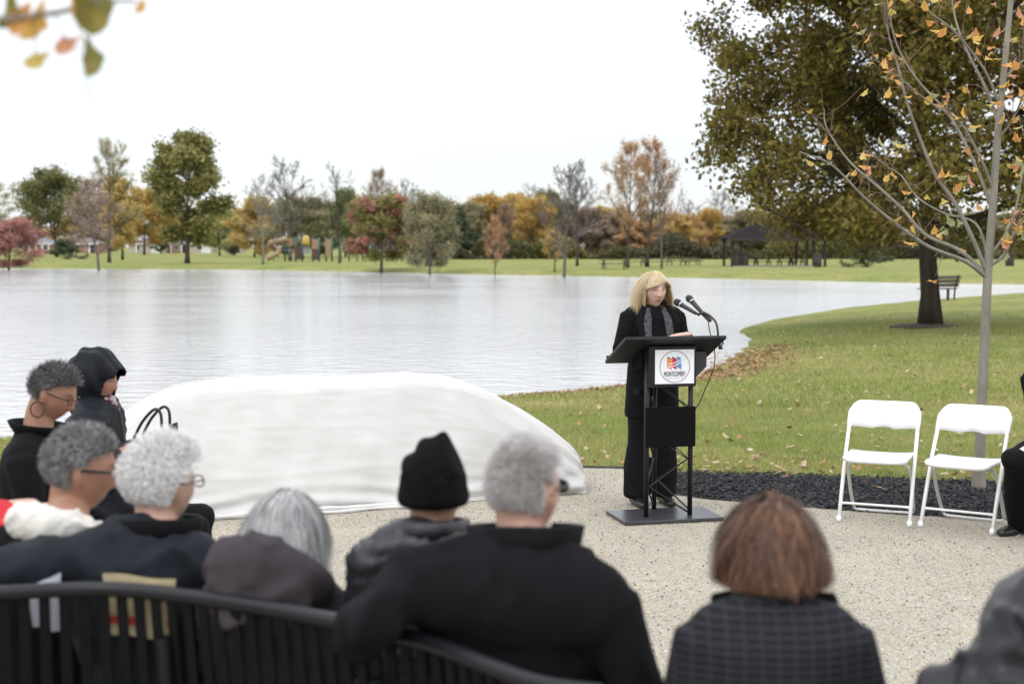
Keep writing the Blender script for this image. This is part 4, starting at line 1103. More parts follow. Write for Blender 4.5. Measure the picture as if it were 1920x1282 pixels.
cbl = MB(); cbl.tube(crv([lw(1328, 604, 9.42), lw(1331, 622, 9.40), lw(1340, 660, 9.45), lw(1338, 690, 9.45), lw(1322, 730, 9.47), lw(1300, 770, 9.45), lw(1240, 800, 9.52), lw(1231, 860, 9.53), lw(1226, 940, 9.53), gp(1222, 962)], 6), 0.0035, 6)
tag(cbl.build('microphone_cable', M_MIC, None, True), 'thin black cable hanging from the microphones down the lectern', 'cable')

# ---- white folding chairs; local: faces -Y, origin on the ground between the feet
def chair_meshes():
    W = 0.225; out = []
    # frame: from front foot up to the top of the back
    for s in (-1, 1):
        b = MB(); b.tube([(s * W, -0.20, 0.012), (s * W, -0.09, 0.24), (s * W, 0.03, 0.47), (s * W * 0.985, 0.20, 0.74)], 0.0125, 10); out.append(('front_leg', b, M_WTUBE, None))
        b = MB(); b.lathe([(0.017, 0), (0.018, 0.02), (0.014, 0.04)], 10, (s * W, -0.203, 0.0)); out.append(('foot_cap', b, M_WPLAS, 'front_leg'))
    b = MB()
    w2 = W - 0.022
    b.tube(crv([(-w2 * .62, -0.10, 0.425), (-w2 * .95, -0.03, 0.37), (-w2, 0.08, 0.2), (-w2 * .98, 0.20, 0.04)], 5), 0.0115, 10); out.append(('rear_leg', b, M_GTUBE, None))
    b = MB(); b.tube(crv([(w2 * .62, -0.10, 0.425), (w2 * .95, -0.03, 0.37), (w2, 0.08, 0.2), (w2 * .98, 0.20, 0.04)], 5), 0.0115, 10); out.append(('rear_leg', b, M_GTUBE, None))
    b = MB(); b.tube(crv([(-w2 * .98, 0.20, 0.045), (-w2 * .9, 0.212, 0.018), (-w2 * .5, 0.215, 0.014), (w2 * .5, 0.215, 0.014), (w2 * .9, 0.212, 0.018), (w2 * .98, 0.20, 0.045)], 4), 0.010, 8); out.append(('rear_foot_bar', b, M_WTUBE, None))
    b = MB(); b.tube([(-W, -0.148, 0.12), (-W * .8, -0.146, 0.122), (W * .8, -0.146, 0.122), (W, -0.148, 0.12)], [0.011, 0.0085, 0.0085, 0.011], 8); out.append(('cross_bar', b, M_WTUBE, None))
    # seat: slightly dished panel
    b = MB(); n, m = 13, 9; hw, d0, d1 = 0.205, -0.235, 0.135
    def rr(u, v):
        x = u * hw; y = d0 + (d1 - d0) * v
        k = max(0, abs(u) - 0.86) / 0.14; y += (0.03 * k * k) * (1 if v < 0.5 else -1)
        return x, y, 0.452 + 0.012 * (abs(u) ** 4) - 0.006 * math.sin(v * 3.14) + (0.0 if v > .12 else -0.008 * (1 - v / .12))
    top = [Vector(rr(-1 + 2 * i / (n - 1), j / (m - 1))) for j in range(m) for i in range(n)]
    bot = [v - Vector((0, 0, 0.026)) for v in top]
    b.v = top + bot; N_ = n * m
    for j in range(m - 1):
        for i in range(n - 1):
            a = j * n + i; b.f.append((a, a + 1, a + n + 1, a + n)); b.f.append((N_ + a + n, N_ + a + n + 1, N_ + a + 1, N_ + a))
    for i in range(n - 1):
        b.f.append((i + 1, i, N_ + i, N_ + i + 1)); a = (m - 1) * n + i; b.f.append((a, a + 1, N_ + a + 1, N_ + a))
    for j in range(m - 1):
        a = j * n; b.f.append((a, a + n, N_ + a + n, N_ + a)); a = j * n + n - 1; b.f.append((a + n, a, N_ + a, N_ + a + n))
    out.append(('seat', b, M_WPLAS, None))
    # backrest: rounded top corners, notched lower edge, curved around the sitter
    b = MB(); hw = 0.238; n = 33
    prof = []
    for i in range(n):
        u = -1 + 2 * i / (n - 1); au = abs(u)
        zt_ = 0.80 - 0.075 * max(0, (au - 0.68) / 0.32) ** 2.4
        zb_ = 0.622 + 0.004 - 0.010 * (1 - min(1, abs(au - 0.32) / 0.45)) + (0.006 if au < 0.24 else 0)
        prof.append((u * hw, zb_, zt_, 0.030 * (1 - au * au)))
    ky = lambda z: 0.03 + (z - 0.47) * 0.63
    for side in (0, 1):
        for (x, a, c, cv) in prof:
            for k in range(4):
                z = a + (c - a) * k / 3; y = ky(z) + cv - 0.012 + (0.024 if side else 0) + (0.004 if k in (0, 3) else 0) * (-1 if side else 1)
                b.v.append(Vector((x, y, z)))
    q = n * 4
    for i in range(n - 1):
        for k in range(3):
            a = i * 4 + k; b.f.append((a, a + 4, a + 5, a + 1)); b.f.append((q + a + 1, q + a + 5, q + a + 4, q + a))
        a = i * 4; b.f.append((a + 4, a, q + a, q + a + 4)); a = i * 4 + 3; b.f.append((a, a + 4, q + a + 4, q + a))
    for i in (0, n - 1):
        for k in range(3):
            a = i * 4 + k; f = (a, a + 1, q + a + 1, q + a); b.f.append(f if i == 0 else f[::-1])
    out.append(('backrest', b, M_WPLAS, None))
    return [(nm, mesh_from(nm, b.v, b.f, True), m, par) for nm, b, m, par in out]
CH = chair_meshes()
def chair(loc, rz, label, group='white folding chairs'):
    root = empty('folding_chair', (loc[0], loc[1], 0.009), label, 'chair', group, rz)
    root.scale = (1, 1, 0.945)
    last = {}
    for nm, me, m, par in CH:
        o = obj(nm, me, m, last.get(par, root) if par else root); last[nm] = o
    return root
def chair_from(pl, pr, label):
    a, c = gp(*pl), gp(*pr); rz = math.atan2(c.y - a.y, c.x - a.x)
    mid = (a + c) / 2 + Vector((-math.sin(rz), math.cos(rz), 0)) * 0.20
    return chair(mid, rz - R(9), label), rz
_, rz1 = chair_from((1583, 982), (1713, 988), 'empty white folding chair beside the lectern')
_, rz2 = chair_from((1738, 993), (1867, 1003), 'empty white folding chair beside the seated person in black')

# ---- memorial under a white sheet
M_SHEET = mat('white_sheet', (0.56, 0.55, 0.53), 0.85, var=0.05, vscale=2.5, bump=0.35, bscale=9, sheen=0.1)
def memorial():
    n, m = 300, 110
    A, B = Vector((-2.95, 9.42, 0)), Vector((0.50, 10.72, 0))     # long axis on the ground
    ax = (B - A).normalized(); sd = Vector((ax.y, -ax.x, 0))       # sd: towards the camera
    Ltot = (B - A).length
    root = empty('covered_memorial', (A + B) / 2, 'long low memorial hidden under a white draped sheet by the lake', 'memorial')
    c0 = (A + B) / 2
    rn = random.Random(2)
    def top(s):      # s in 0..1 along the axis
        pts = [(0, 0.0), (0.01, 0.22), (0.05, 0.50), (0.12, 0.73), (0.20, 0.85), (0.30, 0.88), (0.64, 0.865), (0.72, 0.84), (0.79, 0.74), (0.89, 0.54), (0.96, 0.36), (0.99, 0.24), (1, 0.0)]
        for (a, h), (c, k) in zip(pts, pts[1:]):
            if a <= s <= c: t = (s - a) / (c - a); return h + (k - h) * t
        return 0
    def smtop(s): return sum(top(min(1, max(0, s + d))) for d in (-.03, -.02, -.01, 0, .01, .02, .03)) / 7 if 0.03 < s < 0.97 else top(s)
    V = []; 
    for i in range(n + 1):
        s = i / n; h = smtop(s)
        endw = min(1, max(0.0, s / 0.05)) ** .5 * min(1, max(0.0, (1 - s) / 0.035)) ** .5
        for j in range(m + 1):
            t = j / m
            # cross-section: front foot -> bulge -> top ridge -> back foot
            if t < 0.55:
                u = t / 0.55; z = h * (1 - (1 - u) ** 1.25); off = (0.46 - 0.34 * u ** 1.15) * endw
                if u > 0.86: k = (u - 0.86) / 0.14; z -= 0.0; off -= 0.05 * k * k
            elif t < 0.68:
                u = (t - 0.55) / 0.13; z = h + 0.012 * math.sin(u * math.pi); off = (0.07 - 0.19 * u) * endw
            else:
                u = (t - 0.68) / 0.32; z = h * (1 - u ** 1.2); off = (-0.12 - 0.25 * u) * endw
            p = A + ax * (s * Ltot) + sd * off; p.z = max(z, 0.0) + 0.012
            # soft folds
            f = mnoise.noise(Vector((s * 9, t * 4.5, 1.7))) * 0.026 + mnoise.noise(Vector((s * 26, t * 7, 4.2))) * 0.010 + 0.006 * abs(mnoise.noise(Vector((s * 16 + t * 9, t * 22, 6.6))))
            low = max(0, 1 - p.z / 0.22)
            f += low * 0.035 * mnoise.noise(Vector((s * 34, 0.5, 9))) + low * 0.02 * math.sin(p.z * 55 + 3 * math.sin(s * 11))
            # storage creases of the cloth
            for tc_ in (0.14, 0.30, 0.46): f += 0.0032 * math.exp(-((t - tc_ - 0.012 * math.sin(s * 7 + tc_ * 20)) / 0.006) ** 2)
            for sc2 in (0.22, 0.40, 0.58, 0.76): f += 0.0026 * math.exp(-((s - sc2 - 0.004 * math.sin(t * 9)) / 0.0022) ** 2)
            # diagonal drag lines toward the low end
            f += 0.010 * max(0, s - 0.7) / 0.3 * math.sin((s * 60 + t * 40))
            p += sd * f * (1 if t < 0.6 else -1); p.z += 0.35 * abs(f) * (1 - low)
            V.append(p - c0)
    Fq = [(i * (m + 1) + j, (i + 1) * (m + 1) + j, (i + 1) * (m + 1) + j + 1, i * (m + 1) + j + 1) for i in range(n) for j in range(m)]
    obj('sheet', mesh_from('sheet', V, Fq, True), M_SHEET, root)
    # gathered hem lying on the gravel in front
    for k, (s0, s1, o0, o1, r0) in enumerate([(0.16, 0.66, 0.50, 0.50, 0.030), (0.30, 0.72, 0.565, 0.52, 0.018), (0.62, 0.99, 0.47, 0.17, 0.028)]):
        pts = []; rr_ = []
        for i in range(40):
            t = i / 39; s = s0 + (s1 - s0) * t
            pts.append(A + ax * (s * Ltot) + sd * (o0 + (o1 - o0) * t + 0.03 * mnoise.noise(Vector((s * 14, k, 2)))) + Vector((0, 0, r0 * .7 + 0.008)) - c0)
            rr_.append(r0 * (0.7 + 0.5 * mnoise.noise(Vector((s * 22, k, 5)))) * min(1, 8 * t + .15, 8 * (1 - t) + .15))
        b = MB(); b.tube(pts, rr_, 10); b.build('hem_fold', M_SHEET, root, True)
memorial()

# ---- curved slatted bench in the foreground, seen from behind
M_BENCH = mat('bench_steel', (0.005, 0.005, 0.006), 0.55, var=0.2, vscale=8, spec=0.12)
M_RAIL = mat('bench_rail', (0.007, 0.0075, 0.010), 0.36, var=0.15, vscale=8, spec=0.32)
RAIL_Z = 0.95
rail_px = [(-260, 1118), (-100, 1115), (0, 1111), (200, 1104), (400, 1124), (600, 1158), (800, 1205), (1000, 1278)]
rail = [gp(x, y, RAIL_Z) for x, y in rail_px] + [Vector((0.17, 2.66, RAIL_Z))]
RC = crv(rail, 10)
bench = empty('curved_bench', (RC[40].x, RC[40].y, 0.008), 'black curved steel bench with vertical slats and rounded top rail', 'bench')
b0 = Vector(bench.location)
b = MB(); b.tube([p - b0 for p in RC], 0.019, 12); b.build('top_rail', M_RAIL, bench, True)
def arc_len(pl):
    s = [0.0]
    for a, c in zip(pl, pl[1:]): s.append(s[-1] + (c - a).length)
    return s
AL = arc_len(RC)
def on_rail(d):
    for i in range(len(AL) - 1):
        if AL[i] <= d <= AL[i + 1] + 1e-9:
            t = (d - AL[i]) / (AL[i + 1] - AL[i]); p = RC[i].lerp(RC[i + 1], t)
            tg = (RC[min(i + 2, len(RC) - 1)] - RC[max(i - 1, 0)]); tg.z = 0; tg.normalize()
            return p, tg
    return RC[-1].copy(), (RC[-1] - RC[-2]).normalized()
nsl = int(AL[-1] / 0.047)
for i in range(nsl + 1):
    p, tg = on_rail(AL[-1] * i / nsl)
    fw = Vector((-tg.y, tg.x, 0))            # toward the sitter (away from the camera)
    prof = [(0.0, RAIL_Z - 0.01), (0.025, 0.70), (0.05, 0.55), (0.075, 0.47), (0.12, 0.435), (0.25, 0.43), (0.42, 0.445), (0.47, 0.43), (0.485, 0.39)]
    b = MB(); w = tg * 0.0135; tk = 0.0035
    for (o_, z) in prof:
        q = p + fw * o_; q.z = z
        for sgn, dk in ((-1, -tk), (1, -tk), (1, tk), (-1, tk)):
            nrm = fw if z > 0.46 else Vector((0, 0, 1))
            b.v.append(q + w * sgn + nrm * dk - b0)
    for k in range(len(prof) - 1):
        for j in range(4): b.f.append((k * 4 + j, k * 4 + (j + 1) % 4, k * 4 + 4 + (j + 1) % 4, k * 4 + 4 + j))
    b.build('slat', M_BENCH, bench)
for off, z, r_ in ((0.075, 0.455, 0.014), (0.485, 0.385, 0.014), (0.28, 0.41, 0.014)):
    pts = []
    for i in range(41):
        p, tg = on_rail(AL[-1] * i / 40); q = p + Vector((-tg.y, tg.x, 0)) * off; q.z = z; pts.append(q - b0)
    b = MB(); b.tube(pts, r_, 8); b.build('under_rail', M_BENCH, bench, True)
for f_ in (0.04, 0.36, 0.68, 0.97):
    p, tg = on_rail(AL[-1] * f_); fw = Vector((-tg.y, tg.x, 0)); q = lambda o_, z: Vector((p.x, p.y, 0)) + fw * o_ + Vector((0, 0, z)) - b0
    b = MB(); b.tube([q(0.0, 0.84), q(0.03, 0.45), q(-0.03, 0.0)], 0.02, 8); b.build('leg', M_BENCH, bench, True)
    b = MB(); b.tube([q(0.46, 0.38), q(0.47, 0.2), q(0.5, 0.0)], 0.02, 8); b.build('leg', M_BENCH, bench, True)
# papers and a booklet pushed between bench back and sitters
M_PAPER = mat('paper_white', (0.62, 0.63, 0.70), 0.7, var=0.04)
M_TAN = mat('tan_card', (0.47, 0.40, 0.24), 0.75, var=0.12, vscale=20)
M_REDC = mat('red_band', (0.42, 0.03, 0.03), 0.6)
def rail_at_px(px):
    best = min(range(len(RC)), key=lambda i: abs(960 + RC[i].x / RC[i].y * F - px)); return RC[best]
def leaflet(px0, px1, yt0, yt1, yb, label, m, name, band=None):
    a, c = rail_at_px(px0), rail_at_px(px1); off = 0.045
    A_, C_ = at(px0, yt0, a.y + off), at(px1, yt1, c.y + off)
    Ab, Cb = at(px0 + 12, yb, a.y + off + .02), at(px1 - 2, yb + 8, c.y + off + .02)
    base = (Ab + Cb) / 2; root = empty(name, base, label, 'paper')
    k = 6; b = MB(); th_ = Vector((0, 0.006, 0))
    for s_ in (0, 1):
        for i in range(k + 1):
            for j in range(k + 1):
                p = A_.lerp(C_, i / k).lerp(Ab.lerp(Cb, i / k), j / k) + Vector((0, 0.012 * math.sin(i * 1.1), 0)) + th_ * s_
                b.v.append(p - base)
    q = (k + 1) ** 2
    for i in range(k):
        for j in range(k):
            x = i * (k + 1) + j; f = (x, x + k + 1, x + k + 2, x + 1); b.f.append(f[::-1]); b.f.append(tuple(y + q for y in f))
    b.build('sheet', m, root)
    if band:
        b = MB(); u0, u1 = 0.66, 0.80
        b.add([A_.lerp(Ab, u0) - base + Vector((0, -.004, 0)), C_.lerp(Cb, u0) - base + Vector((0, -.004, 0)), C_.lerp(Cb, u1) - base + Vector((0, -.004, 0)), A_.lerp(Ab, u1) - base + Vector((0, -.004, 0))], [(0, 1, 2, 3)])
        b.build('red_band', band, root)
leaflet(192, 328, 1075, 1086, 1190, 'tan booklet with red band behind the bench slats', M_TAN, 'booklet', M_REDC)
leaflet(50, 112, 1102, 1074, 1175, 'white paper sheet sticking up above the bench rail', M_PAPER, 'paper_sheet')
# ------------------------------------------------------------------ people
def chain(b, pts, rx, ry=None, side=(1, 0, 0), sides=16, capk=0.6):
    """rounded tube of elliptic rings; rx along 'side'"""
    pts = [Vector(p) for p in pts]; n = len(pts)
    ry = rx if ry is None else ry
    if not hasattr(rx, '__len__'): rx = [rx] * n
    if not hasattr(ry, '__len__'): ry = [ry] * n
    t0 = (pts[1] - pts[0]).normalized(); t1 = (pts[-1] - pts[-2]).normalized()
    P_ = [pts[0] - t0 * min(rx[0], ry[0]) * capk, pts[0] - t0 * min(rx[0], ry[0]) * capk * .65] + pts + [pts[-1] + t1 * min(rx[-1], ry[-1]) * capk * .65, pts[-1] + t1 * min(rx[-1], ry[-1]) * capk]
    X = [rx[0] * .25, rx[0] * .75] + list(rx) + [rx[-1] * .75, rx[-1] * .25]
    Y = [ry[0] * .25, ry[0] * .75] + list(ry) + [ry[-1] * .75, ry[-1] * .25]
    base = len(b.v); m = len(P_); sd = Vector(side)
    for i, p in enumerate(P_):
        t = (P_[min(i + 1, m - 1)] - P_[max(i - 1, 0)]).normalized()
        s = sd - t * sd.dot(t); s = s.normalized() if s.length > 1e-4 else t.orthogonal().normalized()
        w = t.cross(s)
        for k in range(sides):
            a = 2 * math.pi * k / sides
            b.v.append(p + s * math.cos(a) * X[i] + w * math.sin(a) * Y[i])
    for i in range(m - 1):
        for k in range(sides):
            k2 = (k + 1) % sides
            b.f.append((base + i * sides + k, base + i * sides + k2, base + (i + 1) * sides + k2, base + (i + 1) * sides + k))
    b.f.append(tuple(base + k for k in range(sides))[::-1]); b.f.append(tuple(base + (m - 1) * sides + k for k in range(sides)))
    return b
def fuse(b, voxel, it=4, name='body'):
    """one continuous skin over overlapping closed pieces"""
    me = mesh_from('tmp', b.v, b.f)
    o = bpy.data.objects.new('tmp_fuse', me); COL.objects.link(o)
    r = o.modifiers.new('r', 'REMESH'); r.mode = 'VOXEL'; r.voxel_size = voxel; r.use_smooth_shade = True
    s = o.modifiers.new('s', 'SMOOTH'); s.factor = 0.5; s.iterations = it
    dg = bpy.context.evaluated_depsgraph_get(); dg.update()
    out = bpy.data.meshes.new_from_object(o.evaluated_get(dg)); out.name = name
    bpy.data.objects.remove(o); bpy.data.meshes.remove(me)
    out.polygons.foreach_set('use_smooth', [True] * len(out.polygons))
    return out
def vn(me):
    n = len(me.vertices); co = np.empty(n * 3, np.float32); me.vertices.foreach_get('co', co)
    no = np.empty(n * 3, np.float32); me.vertices.foreach_get('normal', no)
    return co.reshape(-1, 3).astype(float), no.reshape(-1, 3).astype(float)
def put_co(me, co): me.vertices.foreach_set('co', co.astype(np.float32).ravel()); me.update()
def folds(me, amp, scale, seed=0.0, stretch=(1, 1, 1), ridge=True):
    co, no = vn(me); st = Vector(stretch); off = Vector((seed * 3.1, seed * 1.7, seed))
    d = np.empty(len(co))
    for i, c in enumerate(co):
        q = Vector((c[0] * st.x, c[1] * st.y, c[2] * st.z)) * scale + off
        a = mnoise.noise(q); w = mnoise.noise(q * 0.45 + Vector((5, 5, 5)))
        b_ = mnoise.noise(q * 2.1 + Vector((2, 7, 1)))
        d[i] = (((1 - min(1, abs(a) * 3.2)) ** 1.5 - .3) * (0.55 + 0.9 * w) if ridge else a) + 0.45 * ((1 - min(1, abs(b_) * 3)) - .3) * (0.5 + w)
    put_co(me, co + no * (d * amp)[:, None])
# head: local x right, y face, z up
_hb = bmesh.new(); bmesh.ops.create_icosphere(_hb, subdivisions=5, radius=1.0)
HEAD_N = np.array([tuple(v.co) for v in _hb.verts]); HEAD_F = [tuple(v.index for v in f.verts) for f in _hb.faces]; _hb.free()
def head_shape(n):
    x, y, z = n[:, 0].copy(), n[:, 1].copy(), n[:, 2].copy()
    X, Y, Z_ = x * 0.076, y * 0.097, z * 0.118
    g = lambda v, s: np.exp(-(v / s) ** 2)
    lo = np.clip(-Z_ / 0.118, 0, 1)
    X *= 1 - 0.34 * lo ** 1.6
    Y = np.where(Y < 0, Y * (1 - 0.45 * lo ** 1.3), Y * (1 - 0.10 * lo))
    fr = (Y > 0.02)
    Y = np.where(fr, Y * 0.97, Y)
    Y += fr * 0.026 * g(X, 0.011 + 0.006 * (Z_ < -.02)) * np.clip((0.022 - Z_) / 0.055, 0, 1) * (Z_ > -0.040) * np.clip((Z_ + 0.046) / 0.012, 0, 1)
    Y += fr * 0.010 * g(X, 0.010) * g(Z_ - 0.015, 0.02)
    Y -= fr * 0.012 * g(np.abs(X) - 0.032, 0.014) * g(Z_ - 0.010, 0.011)
    Y += fr * 0.004 * g(np.abs(X) - 0.030, 0.020) * g(Z_ - 0.030, 0.008)
    Y += fr * 0.006 * g(X, 0.020) * (g(Z_ + 0.060, 0.0055) + 1.1 * g(Z_ + 0.073, 0.006)) - fr * 0.003 * g(X, 0.024) * g(Z_ + 0.066, 0.0025)
    Y += fr * 0.010 * g(X, 0.022) * g(Z_ + 0.100, 0.016)
    Y += fr * 0.004 * g(np.abs(X) - 0.042, 0.018) * g(Z_ + 0.020, 0.018)
    return np.stack([X, Y, Z_], 1)
HEAD_P = head_shape(HEAD_N)
def head_matrix(center, yaw, pitch=0.0, roll=0.0, hs=1.0):
    return Matrix.Translation(center) @ Matrix.Rotation(yaw, 4, 'Z') @ Matrix.Rotation(pitch, 4, 'X') @ Matrix.Rotation(roll, 4, 'Y') @ Matrix.Scale(hs, 4)
def hand(b, wrist, d, nrm, s=1.0, curl=0.5, left=False):
    d = Vector(d).normalized(); nrm = Vector(nrm); nrm = (nrm - d * nrm.dot(d)).normalized(); sd = d.cross(nrm) * (-1 if left else 1)
    W = Vector(wrist)
    chain(b, [W - d * .02, W + d * .03 * s, W + d * .085 * s], [.028 * s, .038 * s, .040 * s], [.018 * s, .016 * s, .013 * s], sd, 12)
    for i, (o, ln) in enumerate([(-.030, .070), (-.010, .080), (.010, .075), (.029, .058)]):
        p0 = W + d * .08 * s + sd * o * s; dd = d + sd * o * 1.5; pts = [p0]
        for k in range(3):
            dd = (dd - nrm * curl * (0.35 + .25 * k)).normalized(); pts.append(pts[-1] + dd * ln * s / 3 * 1.1)
        chain(b, pts, [.0095 * s, .009 * s, .0085 * s, .007 * s], None, sd, 8)
    p0 = W + d * .025 * s - sd * .03 * s; td = (d * .75 - sd * .7 - nrm * .25).normalized()
    chain(b, [p0, p0 + td * .035 * s, p0 + (td * .06 + d * .012) * s], [.013 * s, .011 * s, .009 * s], None, nrm, 8)
SKIN = {}
def skin_mat():
    m, t, b = nodes('skin')
    a = t.nodes.new('ShaderNodeAttribute'); a.attribute_name = 'col'
    n = t.nodes.new('ShaderNodeTexNoise'); n.inputs['Scale'].default_value = 40
    tc = t.nodes.new('ShaderNodeTexCoord'); t.links.new(tc.outputs['Object'], n.inputs['Vector'])
    mr = t.nodes.new('ShaderNodeMapRange'); mr.inputs[3].default_value = 0.86; mr.inputs[4].default_value = 1.12; t.links.new(n.outputs['Fac'], mr.inputs[0])
    mx = t.nodes.new('ShaderNodeMixRGB'); mx.blend_type = 'MULTIPLY'; mx.inputs[0].default_value = 1
    t.links.new(a.outputs['Color'], mx.inputs[1]); t.links.new(mr.outputs[0], mx.inputs[2]); t.links.new(mx.outputs[0], b.inputs['Base Color'])
    b.inputs['Roughness'].default_value = 0.5; b.inputs['Subsurface Weight'].default_value = 0.08; b.inputs['Subsurface Radius'].default_value = (0.01, 0.004, 0.002)
    return m
M_SKIN = skin_mat()
def local_of(yaw, base):
    c, s = math.cos(yaw), math.sin(yaw)
    return lambda x, y, z: Vector((base[0] + x * c - y * s, base[1] + x * s + y * c, z))
def seated(base, yaw=0.0, s=1.0, lean=0.0, **over):
    L_ = local_of(yaw, base); q = lambda x, y, z: L_(x * s, (y + lean * max(0, z - .5)) * s, .45 + (z - .45) * s if z > .45 else z)
    J = dict(pelvis=q(0, 0, .54), chest=q(0, 0, .86), neck=q(0, .02, 1.04), head=q(0, .05, 1.20), shl=q(-.175, 0, .985), shr=q(.175, 0, .985), ell=q(-.235, .06, .73), elr=q(.235, .06, .73),
             wrl=q(-.12, .27, .66), wrr=q(.12, .27, .66), hipl=q(-.09, .03, .53), hipr=q(.09, .03, .53), knl=q(-.13, .44, .53), knr=q(.13, .44, .53), anl=q(-.13, .44, .09), anr=q(.13, .44, .09))
    J.update(over); J['yaw'] = yaw; J['base'] = Vector((base[0], base[1], 0.008)); J['s'] = s
    return J
def person(label, J, skin=(0.45, 0.27, 0.19), hy=0.0, hp=0.0, hr=0.0, hs=1.0, voxel=0.009, hairline=None, haircol=(0.3, 0.3, 0.3), lips=None, brow=None, hands=('l', 'r'), curl=0.5, fat=1.0, group=None, palm=None):
    root = empty('person', J['base'], label, 'person', group)
    B0 = J['base']; j = {k: (v - B0) if isinstance(v, Vector) else v for k, v in J.items() if k != 'base'}
    side = (math.cos(J['yaw']), math.sin(J['yaw']), 0); fw = Vector((-math.sin(J['yaw']), math.cos(J['yaw']), 0)); s = J['s']
    HM = head_matrix(j['head'], J['yaw'] + hy, hp, hr, hs)
    b = MB()
    hv = [HM @ Vector(p) for p in HEAD_P]; b.add(hv, HEAD_F)
    for e_ in (-1, 1):
        pts = [HM @ Vector((e_ * .074, -.004, -.034)), HM @ Vector((e_ * .080, -.010, -.008)), HM @ Vector((e_ * .079, -.014, .020))]
        chain(b, pts, [.010, .017, .014], [.006, .008, .007], HM.to_3x3() @ Vector((0, 1, .2)), 10)
    chain(b, [HM @ Vector((0, -.02, -.05)), HM @ Vector((0, -.022, -.10)), j['neck'], j['neck'].lerp(j['chest'], .3)], [.056, .054, .060, .09], [.060, .056, .060, .07], side)
    chain(b, [j['pelvis'], j['pelvis'].lerp(j['chest'], .5), j['chest'], j['chest'].lerp(j['neck'], .7)], [.15 * s, .13 * s, .15 * s, .11 * s], [.11 * s, .095 * s, .11 * s, .08 * s], side)
    chain(b, [j['shl'], (j['shl'] + j['shr']) / 2, j['shr']], .052, None, fw)
    for k in 'lr':
        chain(b, [j['sh' + k], j['sh' + k].lerp(j['el' + k], .5), j['el' + k], j['el' + k].lerp(j['wr' + k], .4), j['wr' + k]], [.05, .045, .038, .038, .025], None, fw, 12)
        chain(b, [j['hip' + k], j['hip' + k].lerp(j['kn' + k], .5), j['kn' + k], j['kn' + k].lerp(j['an' + k], .35), j['an' + k]], [.080, .068, .044, .046, .032], None, side, 12)
        if k in hands:
            d = (j['wr' + k] - j['el' + k]).normalized()
            hand(b, j['wr' + k] + d * .01, d if not palm else palm.get(k, d), (0, 0, 1), 0.95 * hs, curl, k == 'l')
    me = fuse(b, voxel, 2 if voxel < .007 else 3)
    co, no = vn(me); Hi = np.array(HM.inverted()); lc = co @ Hi[:3, :3].T + Hi[:3, 3]
    col = np.tile(np.array(skin + (1.0,)), (len(co), 1))
    x, y, z = lc.T; nearh = (np.abs(x) < .1) & (np.abs(y) < .14) & (z > -.135) & (z < .14)
    g = lambda v, s_: np.exp(-(v / s_) ** 2)
    def tint(w, c): 
        w = (w * nearh)[:, None]; col[:, :3] = col[:, :3] * (1 - w) + np.array(c) * w
    tint(0.25 * g(np.abs(x) - .04, .02) * g(z + .025, .02) * (y > .03), (skin[0] * 1.05, skin[1] * .62, skin[2] * .62))
    if lips: tint(0.9 * g(x, .022) * np.clip(g(z + .060, .006) + g(z + .073, .006), 0, 1) * (y > .05), lips); tint(.8 * g(x, .02) * g(z + .0665, .0022) * (y > .05), (.05, .02, .02))
    if brow:
        tint(0.85 * g(np.abs(x) - .032, .016) * g(z - .031 + .1 * np.abs(np.abs(x) - .03), .005) * (y > .04), brow)
        tint(0.9 * g(np.abs(x) - .032, .014) * g(z - .007, .0045) * (y > .04), (.03, .02, .018))
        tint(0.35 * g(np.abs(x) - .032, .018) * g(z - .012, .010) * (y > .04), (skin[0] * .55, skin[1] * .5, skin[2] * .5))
    if hairline is not None:
        nn = lc / np.array([.076, .097, .118]); nn /= np.linalg.norm(nn, axis=1)[:, None] + 1e-9
        tint(np.where(hairline(nn[:, 0], nn[:, 1], nn[:, 2]) & (np.abs(x) < .078), 1.0, 0.0), haircol)
    a = me.attributes.new('col', 'FLOAT_COLOR', 'POINT'); a.data.foreach_set('color', col.astype(np.float32).ravel())
    obj('body', me, M_SKIN, root)
    return root, j, HM, Vector(side), fw
